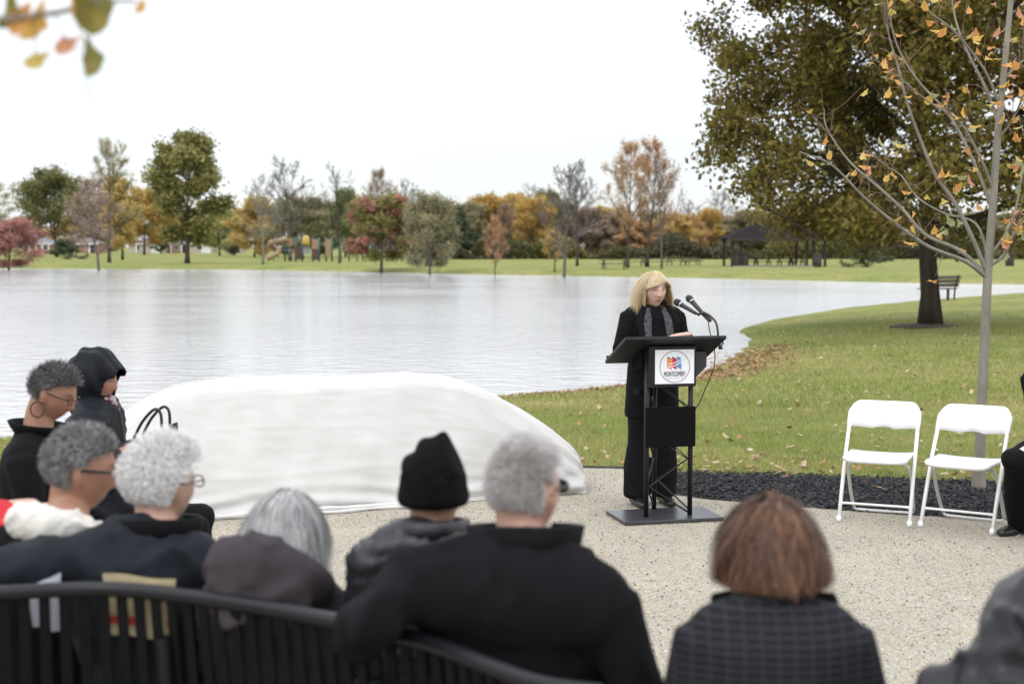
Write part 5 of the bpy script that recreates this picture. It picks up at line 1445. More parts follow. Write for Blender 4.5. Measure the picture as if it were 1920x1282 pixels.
def coat(root, j, side, fw, m, s=1.0, hem=0.0, thick=1.0, arms=('l', 'r'), voxel=0.0125, it=4, fold=(0.010, 6.0, 1.0), belly=1.0, name='jacket', sleeve=1.0, extra=None, post=None, hemw=1.0, shr_=.075):
    """jacket or coat as one surface over torso and sleeves"""
    b = MB(); pv, ch, nk = j['pelvis'], j['chest'], j['neck']; t = thick
    low = pv + Vector((0, 0, -.03 - hem))
    chain(b, [low, pv.lerp(ch, .15), pv.lerp(ch, .55), ch, ch.lerp(nk, .55), nk + Vector((0, 0, -.01))], [.195 * s * hemw, .19 * s * belly, .175 * s * belly, .19 * s, .15 * s, .085 * s], [.15 * s * t * hemw, .15 * s * t * belly, .135 * s * t, .13 * s * t, .105 * s * t, .085 * s], side, 24, 0.2)
    mid = (j['shl'] + j['shr']) / 2 + Vector((0, 0, .03 * s)); dn = Vector((0, 0, -.035 * s)); r_ = shr_ * s * t
    chain(b, [j['shl'] + dn * .3, j['shl'].lerp(mid, .5) + Vector((0, 0, .008)) + dn * .7, mid + dn, j['shr'].lerp(mid, .5) + Vector((0, 0, .008)) + dn * .7, j['shr'] + dn * .3], [r_, r_ * 1.12, r_ * 1.2, r_ * 1.12, r_], [r_ * 1.12, r_ * 1.5, r_ * 1.75, r_ * 1.5, r_ * 1.12], fw, 18)
    back = ch - fw * .012
    chain(b, [back.lerp(mid, .75), back, back.lerp(pv, .5)], [.215 * s, .215 * s, .185 * s], [.115 * s * t, .125 * s * t, .125 * s * t], side, 24)
    for k in arms:
        S_, E_, W_ = j['sh' + k], j['el' + k], j['wr' + k]
        chain(b, [S_, S_.lerp(E_, .5), E_, E_.lerp(W_, .5), W_ - (W_ - E_).normalized() * .01], [.074 * s * t, .066 * s * sleeve, .060 * s * sleeve, .054 * s * sleeve, .044 * s * sleeve], None, fw, 16, 0.25)
    if extra: extra(b)
    me = fuse(b, voxel, it, name)
    if fold: folds(me, *fold)
    if post: post(me)
    return obj(name, me, m, root)
def trousers(root, j, side, m, s=1.0, flare=1.0, voxel=0.018, shoe=None, fw=None, name='trousers'):
    b = MB()
    chain(b, [j['pelvis'] + Vector((0, 0, .06)), j['pelvis'] + Vector((0, 0, -.04))], [.165 * s, .175 * s], [.12 * s, .13 * s], side, 18)
    for k in 'lr':
        H_, K_, A_ = j['hip' + k], j['kn' + k], j['an' + k]
        chain(b, [H_, H_.lerp(K_, .5), K_, K_.lerp(A_, .5), A_ + Vector((0, 0, -.02))], [.098 * s, .09 * s, .074 * s, .070 * s * flare, .068 * s * flare], None, side, 16, 0.2)
    for k in 'lr':
        K_ = j['kn' + k]; chain(b, [K_ + Vector((0, 0, -.03)), K_ + Vector((0, 0, .015))], .080 * s, None, side, 16)
    me = fuse(b, voxel, 5, name); folds(me, 0.006, 7, 2.0, (1, 1, .5))
    obj(name, me, m, root)
    if shoe is not None:
        for k in 'lr':
            A_ = j['an' + k]; z = A_.z - .04; b = MB()
            chain(b, [Vector((A_.x, A_.y, z)) - fw * .06, Vector((A_.x, A_.y, z - .005)) + fw * .03, Vector((A_.x, A_.y, z - .015)) + fw * .12, Vector((A_.x, A_.y, z - .02)) + fw * .175], [.036, .040, .044, .034], [.046, .045, .032, .022], side, 14)
            me = fuse(b, .011, 3, 'shoe'); co, no = vn(me); co[:, 2] = np.maximum(co[:, 2], 0.001); put_co(me, co); obj('shoe', me, shoe, root)
def hair(root, HM, kind, mask, n, length, m, seed=1, width=0.0016, steps=6, off=0.004, part=(0.0, 0.5, 0.9), curl=0.0, fall=0.0, vol=1.0, name='hair', face=False, zmin=-9.0, grav=1.0):
    r = np.random.default_rng(seed)
    d = r.normal(size=(n * 4, 3)); d /= np.linalg.norm(d, axis=1)[:, None]
    d = d[mask(d[:, 0], d[:, 1], d[:, 2])][:n]; k = len(d)
    AX = np.array([.076, .097, .118])
    sc = head_shape(d)
    lo = d
    nrm = sc / AX ** 2; nrm /= np.linalg.norm(nrm, axis=1)[:, None]
    if kind in ('curly', 'short'):
        L_ = length * (0.6 + 0.8 * r.random(k)) * np.clip(0.30 + 0.70 * (d[:, 2] + 0.45) / 0.75, 0.25, 1)
        dirv = nrm + r.normal(size=(k, 3)) * (0.45 if kind == 'curly' else 0.30)
        if kind == 'short': dirv = dirv * 0.45 + nrm * .25 + np.array([0, -0.5, -0.1]) * 0.7
        dirv /= np.linalg.norm(dirv, axis=1)[:, None]
        u = np.cross(dirv, r.normal(size=(k, 3))); u /= np.linalg.norm(u, axis=1)[:, None]; v = np.cross(dirv, u)
        P_ = []; ph = r.random(k) * 6.28
        for i in range(steps + 1):
            t = i / steps; a = ph + t * (9.0 if kind == 'curly' else 1.5); rad = (0.006 if kind == 'curly' else 0.002) * min(1, 3 * t)
            P_.append(sc * 0.985 + dirv * (L_ * t)[:, None] + (u * np.cos(a)[:, None] + v * np.sin(a)[:, None]) * rad)
        P_ = np.stack(P_, 1)
    else:  # combed: flows out from the parting and falls, kept outside the head
        pp = np.array(part); dirv = d - pp * (d @ pp)[:, None]; 
        dirv = dirv / (np.linalg.norm(dirv, axis=1)[:, None] + 1e-6) + nrm * 0.35 + r.normal(size=(k, 3)) * 0.12
        if face:
            sg0 = np.where(d @ np.cross(pp, [0, 1, 0]) >= 0, 1.0, -1.0); wf = np.clip((d[:, 1] - .05) / .35, 0, 1)[:, None]
            dirv = dirv * (1 - wf) + (np.stack([sg0 * .95, np.full(k, -.12), np.full(k, .30)], 1) + r.normal(size=(k, 3)) * .12) * wf
        L_ = length * (0.75 + 0.45 * r.random(k)); p = sc.copy(); pts = [p.copy()]; clump = r.normal(size=(k, 3)) * 0.085
        st = (L_ / steps)[:, None]; lay = (off * (0.2 + 1.8 * r.random(k)) * vol)
        hv_ = dirv.copy(); rj = r.random(k)
        for i in range(steps):
            hv_ = hv_ + np.array([0, 0, -1.0]) * (0.30 + fall) * grav + clump * 0.6 + curl * np.stack([-np.sign(p[:, 0]) * (i / steps) ** 2, np.zeros(k), np.zeros(k)], 1)
            hv_ /= np.linalg.norm(hv_, axis=1)[:, None]
            pn = p + hv_ * st; stop = pn[:, 2] < zmin - .02 * rj
            p = np.where(stop[:, None], p + (pn - p) * np.array([.35, .35, 0]), pn)
            q = p / (AX + 0.004); rr = np.linalg.norm(q, axis=1); inside = (rr < 1 + lay / .09) & (p[:, 2] > -0.09)
            p = np.where(inside[:, None], p * ((1 + lay / .09) / np.maximum(rr, .3))[:, None], p)
            # below the jaw keep clear of the neck
            low = p[:, 2] <= -0.05; rn_ = np.hypot(p[:, 0], p[:, 1] + .02); nf = low & (rn_ < 0.068)
            p[:, :2] = np.where(nf[:, None], (p[:, :2] + [0, .02]) * (0.070 / np.maximum(rn_, .02))[:, None] - [0, .02], p[:, :2])
            if face:
                sg_ = np.where(d @ np.cross(pp, [0, 1, 0]) >= 0, 1.0, -1.0)
                lim = 0.052 + 0.028 * np.clip((0.075 - p[:, 2]) / 0.05, 0, 1); inf = (p[:, 1] > 0.0) & (p[:, 2] < 0.080 - .03 * (d[:, 0] < -.1)) & (np.abs(p[:, 0]) < lim)
                nx_ = sg_ * (lim + 0.012 * rj)
                p[:, 0] = np.where(inf, p[:, 0] * .1 + nx_ * .9, p[:, 0]); p[:, 1] = np.where(p[:, 2] < .03, np.minimum(p[:, 1], .022 + .016 * rj), p[:, 1])
            pts.append(p.copy())
        P_ = np.stack(pts, 1)
    T = np.gradient(P_, axis=1); cen = np.array([0, -.01, 0.0])
    outn = P_ - cen; S_ = np.cross(T, outn); S_ /= np.linalg.norm(S_, axis=2)[..., None] + 1e-9
    tap = np.linspace(1, 0.35, P_.shape[1])[None, :, None] * width
    V = np.stack([P_ - S_ * tap, P_ + S_ * tap], 2)        # k, steps+1, 2, 3
    Hm = np.array(HM); V = V.reshape(-1, 3) @ Hm[:3, :3].T + Hm[:3, 3]
    ns = P_.shape[1]; base = (np.arange(k) * ns * 2)[:, None, None]
    q = np.arange(ns - 1)[None, :, None] * 2
    Fq = (base + q + np.array([0, 1, 3, 2])[None, None]).reshape(-1, 4)
    me = mesh_from(name, V, Fq, True)
    blot = 0.5 + 0.5 * np.sin(d[:, 0] * 7 + 2 * np.sin(d[:, 2] * 6)) * np.cos(d[:, 1] * 6)
    set_rnd(me, np.repeat(np.clip(0.35 * blot + 0.65 * r.random(k), 0, 1), ns * 2))
    o = obj(name, me, m, root); o['kind'] = 'stuff'
    return o
def collar(root, j, HM, m, r0=.085, r1=.10, h=.06, tilt=.25, gap=0.5, name='collar', fwd=None, z0=-.03, thick=.009, yaw=0.0):
    """stand-up band round the neck, open at the front by 'gap' radians each side"""
    b = MB(); n = 40; up = Vector((0, 0, 1)); f = fwd; sd = Vector((f.y, -f.x, 0)); c0 = j['neck'] + Vector((0, 0, z0))
    rows = []
    for s_, (rr, zz) in enumerate([(r0, 0), (r0 * .5 + r1 * .5 + .004, h * .55), (r1, h), (r1 + thick, h * .97), (r0 * .5 + r1 * .5 + thick + .006, h * .45), (r0 + thick + .004, -.012)]):
        row = []
        for i in range(n + 1):
            a = gap + (2 * math.pi - 2 * gap) * i / n
            d = f * math.cos(a) + sd * math.sin(a); back = (1 - math.cos(a)) / 2
            row.append(c0 + d * rr + up * (zz * (0.65 + .35 * back) + tilt * .03 * back) + d * .004 * mnoise.noise(Vector((a * 3, s_, 1))))
        rows.append(row)
    for row in rows: b.v += row
    k = n + 1
    for s_ in range(len(rows)):
        s2 = (s_ + 1) % len(rows)
        for i in range(n): b.f.append((s_ * k + i, s_ * k + i + 1, s2 * k + i + 1, s2 * k + i))
    b.f.append(tuple(s_ * k for s_ in range(len(rows)))); b.f.append(tuple(s_ * k + n for s_ in range(len(rows)))[::-1])
    return b.build(name, m, root, True)
def glasses(root, HM, m, lens=None, w=.026, hgt=.016, rad=.0022):
    g = MB()
    H = lambda x, y, z: HM @ Vector((x, y, z))
    b = MB()
    b.tube([H(-.010, .104, .012), H(0, .108, .014), H(.010, .104, .012)], rad, 6); fr = b.build('glasses_frame', m, root, True); fr['kind'] = 'stuff'
    vs, fs = [], []
    for e_ in (-1, 1):
        b2 = MB(); b2.tube([H(e_ * .036 + w * math.cos(a), .099 - .010 * abs(math.cos(a) * .5 + e_ * .5 * 0), .008 + hgt * math.sin(a)) for a in np.linspace(0, 2 * math.pi, 20, endpoint=False)], rad, 6, closed=True); b2.build('rim', m, fr, True)
        b2 = MB(); b2.tube([H(e_ * .062, .094, .014), H(e_ * .079, .06, .014), H(e_ * .083, 0.0, .012), H(e_ * .080, -.02, -.004)], rad * 1.15, 6); b2.build('temple', m, fr, True)
        if lens:
            b2 = MB(); b2.v = [H(e_ * .036 + w * .95 * math.cos(a), .098, .008 + hgt * .95 * math.sin(a)) for a in np.linspace(0, 2 * math.pi, 16, endpoint=False)]; b2.f = [tuple(range(16))]; b2.build('lens', lens, fr)
def cloth(name, c, rough=0.85, var=0.18, vs=14, bump=0.15, bs=260, sheen=0.0, spec=0.12): return mat(name, c, rough, var=var, vscale=vs, bump=bump, bscale=bs, sheen=sheen, spec=spec)
M_COATB = cloth('wool_black', (0.0075, 0.0075, 0.0092))
M_NAVY = cloth('jacket_navy', (0.012, 0.0145, 0.020), 0.6)
M_BLK = cloth('cloth_black', (0.006, 0.006, 0.007))
M_TROUS = cloth('trousers_dark', (0.008, 0.008, 0.009))
M_PURP = cloth('coat_greypurple', (0.048, 0.041, 0.046), 0.8)
M_SHOE = mat('shoe_leather', (0.015, 0.014, 0.014), 0.3, var=0.2)
M_FRAME = mat('spectacle_black', (0.012, 0.012, 0.013), 0.3)
M_LENSD = mat('dark_lens', (0.03, 0.03, 0.045), 0.1)
H_GREY = rnd_mat('hair_grey', [(0.07, 0.07, 0.07), (0.22, 0.215, 0.21), (0.46, 0.45, 0.44)], 0.55, 0.15)
H_SALT = rnd_mat('hair_dark_grey', [(0.03, 0.03, 0.032), (0.08, 0.078, 0.076), (0.24, 0.235, 0.23)], 0.55)
H_WHITE = rnd_mat('hair_white', [(0.66, 0.65, 0.64), (0.80, 0.79, 0.78), (0.90, 0.895, 0.885)], 0.5, 0.25)
H_SILV = rnd_mat('hair_silver', [(0.13, 0.135, 0.135), (0.36, 0.36, 0.36), (0.62, 0.62, 0.615)], 0.45, 0.1)
H_WSHORT = rnd_mat('hair_short_white', [(0.50, 0.48, 0.47), (0.72, 0.70, 0.69), (0.85, 0.83, 0.82)], 0.5, 0.25)
H_BROWN = rnd_mat('hair_brown', [(0.030, 0.014, 0.009), (0.10, 0.045, 0.025), (0.27, 0.14, 0.08)], 0.4, 0.1)
H_BLOND = rnd_mat('hair_blond', [(0.50, 0.37, 0.20), (0.80, 0.67, 0.44), (0.94, 0.88, 0.70)], 0.4, 0.3)
hl_full = lambda x, y, z: (z > 0.40 + 0.35 * np.clip(y, 0, 1)) | ((y < 0.05) & (z > -0.42 - 0.1 * y)) & ~((np.abs(x) > .80) & (z < .22) & (y > -.35))
hl_bob = lambda x, y, z: (z > 0.30 + 0.45 * np.clip(y, 0, 1)) | ((y < 0.12) & (z > -0.35))

# ---- white-haired man in a black coat, arm over the bench back
J = seated((0.05, 3.27), 0.0, 1.0, head=at(985, 920, 3.20), neck=at(985, 1012, 3.15), chest=at(970, 1170, 3.16), shl=at(790, 1085, 3.07), shr=at(1135, 1130, 3.08), ell=at(690, 1165, 3.0), wrl=at(652, 1205, 3.22), elr=at(1195, 1300, 3.06), wrr=at(1120, 1380, 3.32))
root, j, HM, sd, fw = person('seated man with short white hair and black coat, arm over bench back', J, (0.46, 0.27, 0.20), hy=R(-32), hp=R(-4), voxel=0.015, hairline=hl_full, haircol=(.58, .52, .49), hs=0.98, hands=('r',))
coat(root, j, sd, fw, M_COATB, 1.03, fold=(0.028, 6.0, 3.0, (1, 1, .5)), belly=1.05, shr_=.082, extra=lambda b: chain(b, [j['neck'] + Vector((-.13, -.02, -.05)), j['neck'] + Vector((0, -.045, -.015)), j['neck'] + Vector((.13, -.0, -.06))], [.05, .06, .05], None, fw, 14))
collar(root, j, HM, M_COATB, .094, .118, .080, .3, 0.55, fwd=fw, z0=-.035, thick=.016)
trousers(root, j, sd, M_TROUS, shoe=M_SHOE, fw=fw)
hair(root, HM, 'short', hl_full, 6500, .022, H_WSHORT, 3, .0014, 4)
glasses(root, HM, M_FRAME, M_LENSD)

# ---- brown-haired woman in a charcoal checked jacket
def check_mat():
    m, t, b = nodes('checked_wool'); N = t.nodes.new; K = t.links.new
    tc = N('ShaderNodeTexCoord'); sp = N('ShaderNodeSeparateXYZ'); K(tc.outputs['Object'], sp.inputs[0])
    def line(sock, f, w):
        a = N('ShaderNodeMath'); a.operation = 'MULTIPLY'; a.inputs[1].default_value = f; K(sock, a.inputs[0])
        c = N('ShaderNodeMath'); c.operation = 'FRACT'; K(a.outputs[0], c.inputs[0])
        d = N('ShaderNodeMath'); d.operation = 'LESS_THAN'; d.inputs[1].default_value = w; K(c.outputs[0], d.inputs[0]); return d
    h, v = line(sp.outputs['Z'], 62, .42), line(sp.outputs['X'], 30, .2)
    mx = N('ShaderNodeMath'); mx.operation = 'MAXIMUM'; K(h.outputs[0], mx.inputs[0]); K(v.outputs[0], mx.inputs[1])
    c = N('ShaderNodeMixRGB'); c.inputs[1].default_value = (.011, .011, .014, 1); c.inputs[2].default_value = (.025, .026, .032, 1); K(mx.outputs[0], c.inputs[0]); K(c.outputs[0], b.inputs['Base Color'])
    b.inputs['Roughness'].default_value = .85; b.inputs['Specular IOR Level'].default_value = .15; return m
M_CHECK = check_mat()
J = seated((0.525, 2.93), 0.0, 0.93, head=at(1447, 1038, 2.95), neck=at(1448, 1130, 2.90), chest=at(1450, 1260, 2.88), shl=at(1322, 1192, 2.86), shr=at(1578, 1196, 2.86), ell=at(1283, 1350, 2.86), elr=at(1632, 1360, 2.86))
root, j, HM, sd, fw = person('seated woman with brown bobbed hair in a charcoal checked jacket', J, (0.5, 0.33, 0.26), hy=R(6), voxel=0.0115, hairline=hl_bob, haircol=(.05, .025, .015), hs=0.88)
coat(root, j, sd, fw, M_CHECK, 0.93, fold=(0.006, 5.0, 1.0, (1, 1, .7)), shr_=.068)
collar(root, j, HM, M_CHECK, .070, .074, .05, .1, .6, fwd=fw, z0=-.03)
for e_ in (-1, 1):
    b = MB(); o_ = j['neck']
    chain(b, [o_ + Vector((e_ * .055, .03, -.035)), o_ + Vector((e_ * .085, .0, -.008)), o_ + Vector((e_ * .128, -.02, .014))], [.045, .042, .016], [.012, .010, .006], (0, .4, 1), 12)
    cl = obj('collar_flap', fuse(b, .005, 2, 'collar_flap'), M_BLK, root); cl['label'] = 'black flared collar flap'
trousers(root, j, sd, M_TROUS, .93, shoe=M_SHOE, fw=fw)
hair(root, HM, 'comb', hl_bob, 9500, .135, H_BROWN, 5, .0019, 8, .0095, (0.1, -.1, 0.98), .30, -.03, 1.1, zmin=-.052, grav=1.45)
chair((0.53, 2.86), R(180), 'white folding chair under the woman in the checked jacket', 'white folding chairs')

# ---- hunched person in a dark shiny hooded jacket
M_SHINY = cloth('jacket_shiny', (0.008, 0.0085, 0.0105), 0.33, .15, 6, .1, 60, 0, .35)
J = seated((0.985, 2.70), 0.05, 0.95, lean=.15, head=at(1955, 1205, 2.62), neck=at(1950, 1290, 2.58), shl=at(1790, 1335, 2.55), shr=at(2110, 1340, 2.55))
root, j, HM, sd, fw = person('hunched person in a dark grey shiny hooded jacket, hood up', J, (0.4, 0.25, 0.18), voxel=0.016, hp=R(-15))
def hd(b): chain(b, [HM @ Vector((0, -.05, -.14)), HM @ Vector((0, -.05, -.02)), HM @ Vector((0, .0, .075))], [.17, .150, .10], [.14, .150, .12], sd, 18)
coat(root, j, sd, fw, M_SHINY, 1.02, fold=(0.034, 7.5, 7.0, (1, 1, 1.3)), extra=hd, shr_=.085)
trousers(root, j, sd, M_TROUS, .95, shoe=M_SHOE, fw=fw)
chair((1.0, 2.66), R(183), 'white folding chair under the hunched hooded person', 'white folding chairs')

# ---- woman in a black knit cap and puffer jacket
J = seated((-0.21, 3.66), 0.1, 0.93, lean=.0, head=at(813, 920, 3.52), neck=at(806, 990, 3.48), chest=at(790, 1100, 3.52), shl=at(708, 1040, 3.44), shr=at(872, 1045, 3.44), ell=at(682, 1150, 3.46), elr=at(892, 1170, 3.46))
root, j, HM, sd, fw = person('seated person in a peaked black knit cap and dark puffer jacket', J, (0.33, 0.19, 0.13), hy=R(-12), voxel=0.0115, hs=0.93)
M_PUFF = cloth('puffer', (0.014, 0.013, 0.017), 0.40, .2, 10, .1, 120, 0, .45)
def quilt(me):
    co, no = vn(me); z = co[:, 2] * 1.0 + .01 * np.sin(co[:, 0] * 30)
    put_co(me, co + no * (0.007 * (np.abs(np.sin(z * math.pi / .042)) ** .6 - .5))[:, None])
coat(root, j, sd, fw, M_PUFF, 0.86, fold=(0.010, 20.0, 2.0), post=quilt, shr_=.07, voxel=.010)
collar(root, j, HM, M_PUFF, .078, .085, .05, .1, .5, fwd=fw, z0=-.02, thick=.014)
trousers(root, j, sd, M_TROUS, .9, shoe=M_SHOE, fw=fw)
M_KNIT = cloth('knit_black', (0.005, 0.005, 0.006), 0.95, .2, 30, .5, 160)
def cap():
    P_ = HEAD_N * np.array([.091, .110, .128]); z = P_[:, 2]
    keepz = -.045
    P_[:, 2] = np.where(z < keepz, keepz + (z - keepz) * .12, z)
    P_[:, 0] *= np.where(z < 0, 1.03, 1.0)
    pk = np.exp(-(((HEAD_N[:, 0] - .12) / .30) ** 2 + ((HEAD_N[:, 1] + .05) / .5) ** 2)) * (HEAD_N[:, 2] > 0)
    P_[:, 2] += .024 * pk; P_[:, 0] += .012 * pk
    P_ += HEAD_N * (.007 * np.sin(HEAD_N[:, 0] * 9 + HEAD_N[:, 2] * 5) * (HEAD_N[:, 2] > .3))[:, None]
    cuff = np.exp(-((P_[:, 2] + .03) / .016) ** 2); P_ += HEAD_N * np.array([1, 1, 0]) * (.006 * cuff)[:, None]
    return [HM @ (Vector(p) + Vector((0, -.004, .012))) for p in P_]
obj('knit_cap', mesh_from('knit_cap', cap(), HEAD_F, True), M_KNIT, root)

# ---- grey-haired person with a lowered grey-purple hood
J = seated((-0.60, 3.74), 0.0, 0.93, lean=.0, head=at(535, 1012, 3.60), neck=at(525, 1086, 3.56), chest=at(515, 1190, 3.64), shl=at(435, 1135, 3.58), shr=at(618, 1135, 3.58), ell=at(410, 1240, 3.66), elr=at(648, 1245, 3.62))
root, j, HM, sd, fw = person('seated person with straight grey hair and a lowered purple-grey hood', J, (0.45, 0.29, 0.22), hy=R(-18), hp=R(-12), voxel=0.0115, hairline=hl_bob, haircol=(.2, .2, .2), hs=0.97)
def hood(b):
    o = j['neck'] + Vector((-.02, -.035, .035))
    chain(b, [o + Vector((-.125, .0, -.01)), o + Vector((-.09, -.06, .015)), o + Vector((-.01, -.095, .02)), o + Vector((.08, -.065, -.02)), o + Vector((.13, .0, -.05))], [.045, .070, .080, .065, .045], [.05, .085, .095, .075, .05], (0, 1, 0), 16)
    chain(b, [o + Vector((-.03, -.075, .02)), o + Vector((-.0, -.11, -.06)), o + Vector((.05, -.085, -.11))], [.125, .13, .10], [.06, .07, .05], (1, 0, 0), 18)
coat(root, j, sd, fw, M_PURP, 0.93, fold=(0.018, 9.0, 5.0, (1, 1, 1)), extra=hood, voxel=.012, it=4)
trousers(root, j, sd, M_TROUS, .9, shoe=M_SHOE, fw=fw)
hair(root, HM, 'comb', hl_bob, 7500, .115, H_SILV, 8, .0017, 7, .007, (0, .1, .99), 0, .05, 1.0, grav=1.5)

# ---- white curly-haired person, navy jacket, arm stretched along the bench
J = seated((-0.95, 3.74), 0.0, 1.0, head=at(305, 908, 3.80), neck=at(296, 985, 3.75), chest=at(262, 1090, 3.72), shl=at(150, 1048, 3.68), shr=at(378, 1052, 3.71), ell=at(5, 1075, 3.62), wrl=at(-130, 1070, 3.70), elr=at(415, 1180, 3.74))
root, j, HM, sd, fw = person('seated person with white curly hair and navy jacket, arm along bench', J, (0.42, 0.26, 0.19), hy=R(-38), hp=R(-4), voxel=0.0115, hairline=hl_full, haircol=(.5, .48, .46), hs=0.97)
coat(root, j, sd, fw, M_NAVY, 1.0, fold=(0.020, 7.0, 4.0, (1, 1, .7)), sleeve=1.12)
collar(root, j, HM, M_BLK, .088, .105, .06, .2, .5, fwd=fw, z0=-.03, thick=.014)
b = MB(); b.box(j['neck'] + Vector((-.015, -.118, -.02)), (.022, .006, .018), bev=.002); b.build('red_tab', M_REDC, root)
trousers(root, j, sd, M_TROUS, 1.0, shoe=M_SHOE, fw=fw)
hair(root, HM, 'curly', hl_full, 7500, .040, H_WHITE, 12, .0019, 6)
glasses(root, HM, M_FRAME, None)

# ---- man with grey hair, glasses and a white fleece hood
J = seated((-1.37, 4.02), -0.15, 1.0, head=at(152, 882, 4.05), neck=at(130, 965, 4.0), chest=at(80, 1080, 3.98), shl=at(0, 1040, 3.96), shr=at(165, 1035, 4.02))
root, j, HM, sd, fw = person('seated man in profile with grey hair, black glasses and white fleece hood', J, (0.36, 0.185, 0.12), hy=R(-62), hp=R(-10), voxel=0.0088, hairline=hl_full, haircol=(.14, .135, .13), lips=(.30, .13, .10), brow=(.10, .09, .085), hs=1.0)
coat(root, j, sd, fw, M_BLK, 1.0, fold=(0.010, 6.0, 6.0))
b = MB(); o = j['neck']
chain(b, [o + Vector((-.15, .02, -.02)), o + Vector((-.11, -.07, -.005)), o + Vector((-.02, -.10, -.015)), o + Vector((.08, -.075, -.03)), o + Vector((.12, -.005, -.055))], [.036, .052, .056, .046, .030], [.04, .055, .058, .042, .03], (0, 1, 0), 14)
me = fuse(b, .007, 3, 'fleece_hood'); folds(me, .022, 13, 3.0); obj('fleece_hood', me, cloth('fleece_white', (0.62, 0.60, 0.55), .95, .08, 20, .4, 90), root)
trousers(root, j, sd, M_TROUS, 1.0, shoe=M_SHOE, fw=fw)
hair(root, HM, 'curly', hl_full, 7500, .028, H_GREY, 15, .0017, 5)
glasses(root, HM, M_FRAME, None, rad=.0035)

# ---- person in red at the end of the bench: sleeve and hand reach into view
J = seated((-1.82, 4.22), -0.2, 1.0, elr=at(5, 1010, 4.12), wrr=at(4, 952, 4.28), shr=at(-45, 1000, 4.15))
root, j, HM, sd, fw = person('person in a red jacket whose sleeve and hand show past the bench end', J, (0.50, 0.30, 0.22), voxel=0.015, hairline=hl_full, haircol=(.1, .1, .1), palm={'r': Vector((1, .15, .15))})
M_REDJ = cloth('jacket_red', (0.50, 0.025, 0.035), .7)
coat(root, j, sd, fw, M_REDJ, 1.0, fold=(0.010, 6.0, 8.0)); trousers(root, j, sd, M_TROUS, 1.0, shoe=M_SHOE, fw=fw)
hair(root, HM, 'short', hl_full, 2500, .03, H_SALT, 16, .002, 4)

# ---- two women in profile by the covered memorial
def face_right(px, py_head, D): return ((px - 960) / F * D, D)
bx, by = face_right(62, 0, 5.6)
J = seated((bx, by), R(-88), 1.0, head=at(100, 738, 5.6), neck=at(72, 800, 5.6), chest=at(64, 880, 5.6), lean=.0)
root, j, HM, sd, fw = person('woman in profile with cropped grey curls, hoop earring and black jacket', J, (0.33, 0.17, 0.11), hp=R(-24), hy=R(-6), voxel=0.0078, hairline=hl_full, haircol=(.06, .058, .056), lips=(.25, .10, .09), brow=(.03, .025, .02), hs=0.92)
coat(root, j, sd, fw, M_BLK, 0.96, fold=(0.008, 6.0, 2.0)); trousers(root, j, sd, M_TROUS, .95, shoe=M_SHOE, fw=fw)
collar(root, j, HM, M_BLK, .072, .108, .05, .4, .7, fwd=fw, z0=-.03)
hair(root, HM, 'curly', lambda x, y, z: hl_full(x, y, z) & (z > -.25), 5500, .033, H_SALT, 22, .0016, 5)
glasses(root, HM, M_FRAME, None, rad=.0022)
b = MB(); c_ = HM @ Vector((.082, -.012, -.070)); b.tube([c_ + Vector((math.cos(a) * .026, 0, math.sin(a) * .030)) for a in np.linspace(0, 6.283, 24, endpoint=False)], .0035, 6, closed=True); b.build('hoop_earring', mat('earring', (.05, .03, .02), .4), root)
chair((bx - .03, by), R(92), 'white folding chair under the woman with the hoop earring', 'white folding chairs')

bx, by = face_right(178, 0, 6.5)
J = seated((bx, by), R(-84), 1.0, head=at(180, 712, 6.5), neck=at(180, 768, 6.5), chest=at(176, 840, 6.5), wrl=at(232, 842, 6.62), wrr=at(222, 848, 6.36), ell=at(176, 868, 6.75), elr=at(172, 870, 6.27))
root, j, HM, sd, fw = person('woman in profile with black rain hood up and maroon scarf', J, (0.40, 0.21, 0.14), hp=R(-6), hy=R(-16), voxel=0.0078, hairline=hl_full, haircol=(.04, .03, .03), lips=(.34, .10, .10), brow=(.03, .02, .02), hs=0.98)
M_RAIN = cloth('rain_jacket', (0.009, 0.0105, 0.015), .5)
coat(root, j, sd, fw, M_RAIN, 1.16, fold=(0.016, 7.0, 3.0), shr_=.082); trousers(root, j, sd, M_TROUS, .95, shoe=M_SHOE, fw=fw)
def rain_hood():
    n = HEAD_N; face = np.array([0, .92, -.30]); face /= np.linalg.norm(face)
    P_ = n * np.array([.112, .128, .142]) + np.array([0, -.012, .012])
    P_[:, 2] = np.where(n[:, 2] < -.5, P_[:, 2] - .03, P_[:, 2])
    P_ += n * (.006 * np.sin(n[:, 1] * 8 + n[:, 2] * 6) + .004 * np.sin(n[:, 0] * 14))[:, None]
    op = (n @ face) > .70
    peak = np.clip(((n @ face) - .45) / .25, 0, 1) * (n[:, 2] > .1); P_[:, 1] += .022 * peak; P_[:, 2] -= .006 * peak
    fs = [f for f in HEAD_F if not all(op[i] for i in f)]
    me = mesh_from('hood', [HM @ Vector(p) for p in P_], fs, True)
    bm = bmesh.new(); bm.from_mesh(me); bmesh.ops.delete(bm, geom=[v for v in bm.verts if not v.link_faces], context='VERTS'); bm.to_mesh(me); bm.free()
    o = obj('hood', me, M_RAIN, root); md = o.modifiers.new('thickness', 'SOLIDIFY'); md.thickness = .006
rain_hood()
b = MB(); o = j['neck']
for k in range(3): chain(b, [o + fw * (.085 * math.cos(a)) + sd * (.075 * math.sin(a)) + Vector((0, 0, .035 - .028 * k + .012 * math.sin(a * 2 + k))) for a in np.linspace(0, 6.1, 14)], [.022 + .006 * math.sin(i * 1.9 + k) for i in range(14)], None, (0, 0, 1), 10)
me = fuse(b, .007, 3, 'scarf'); folds(me, .006, 22, 1.0)
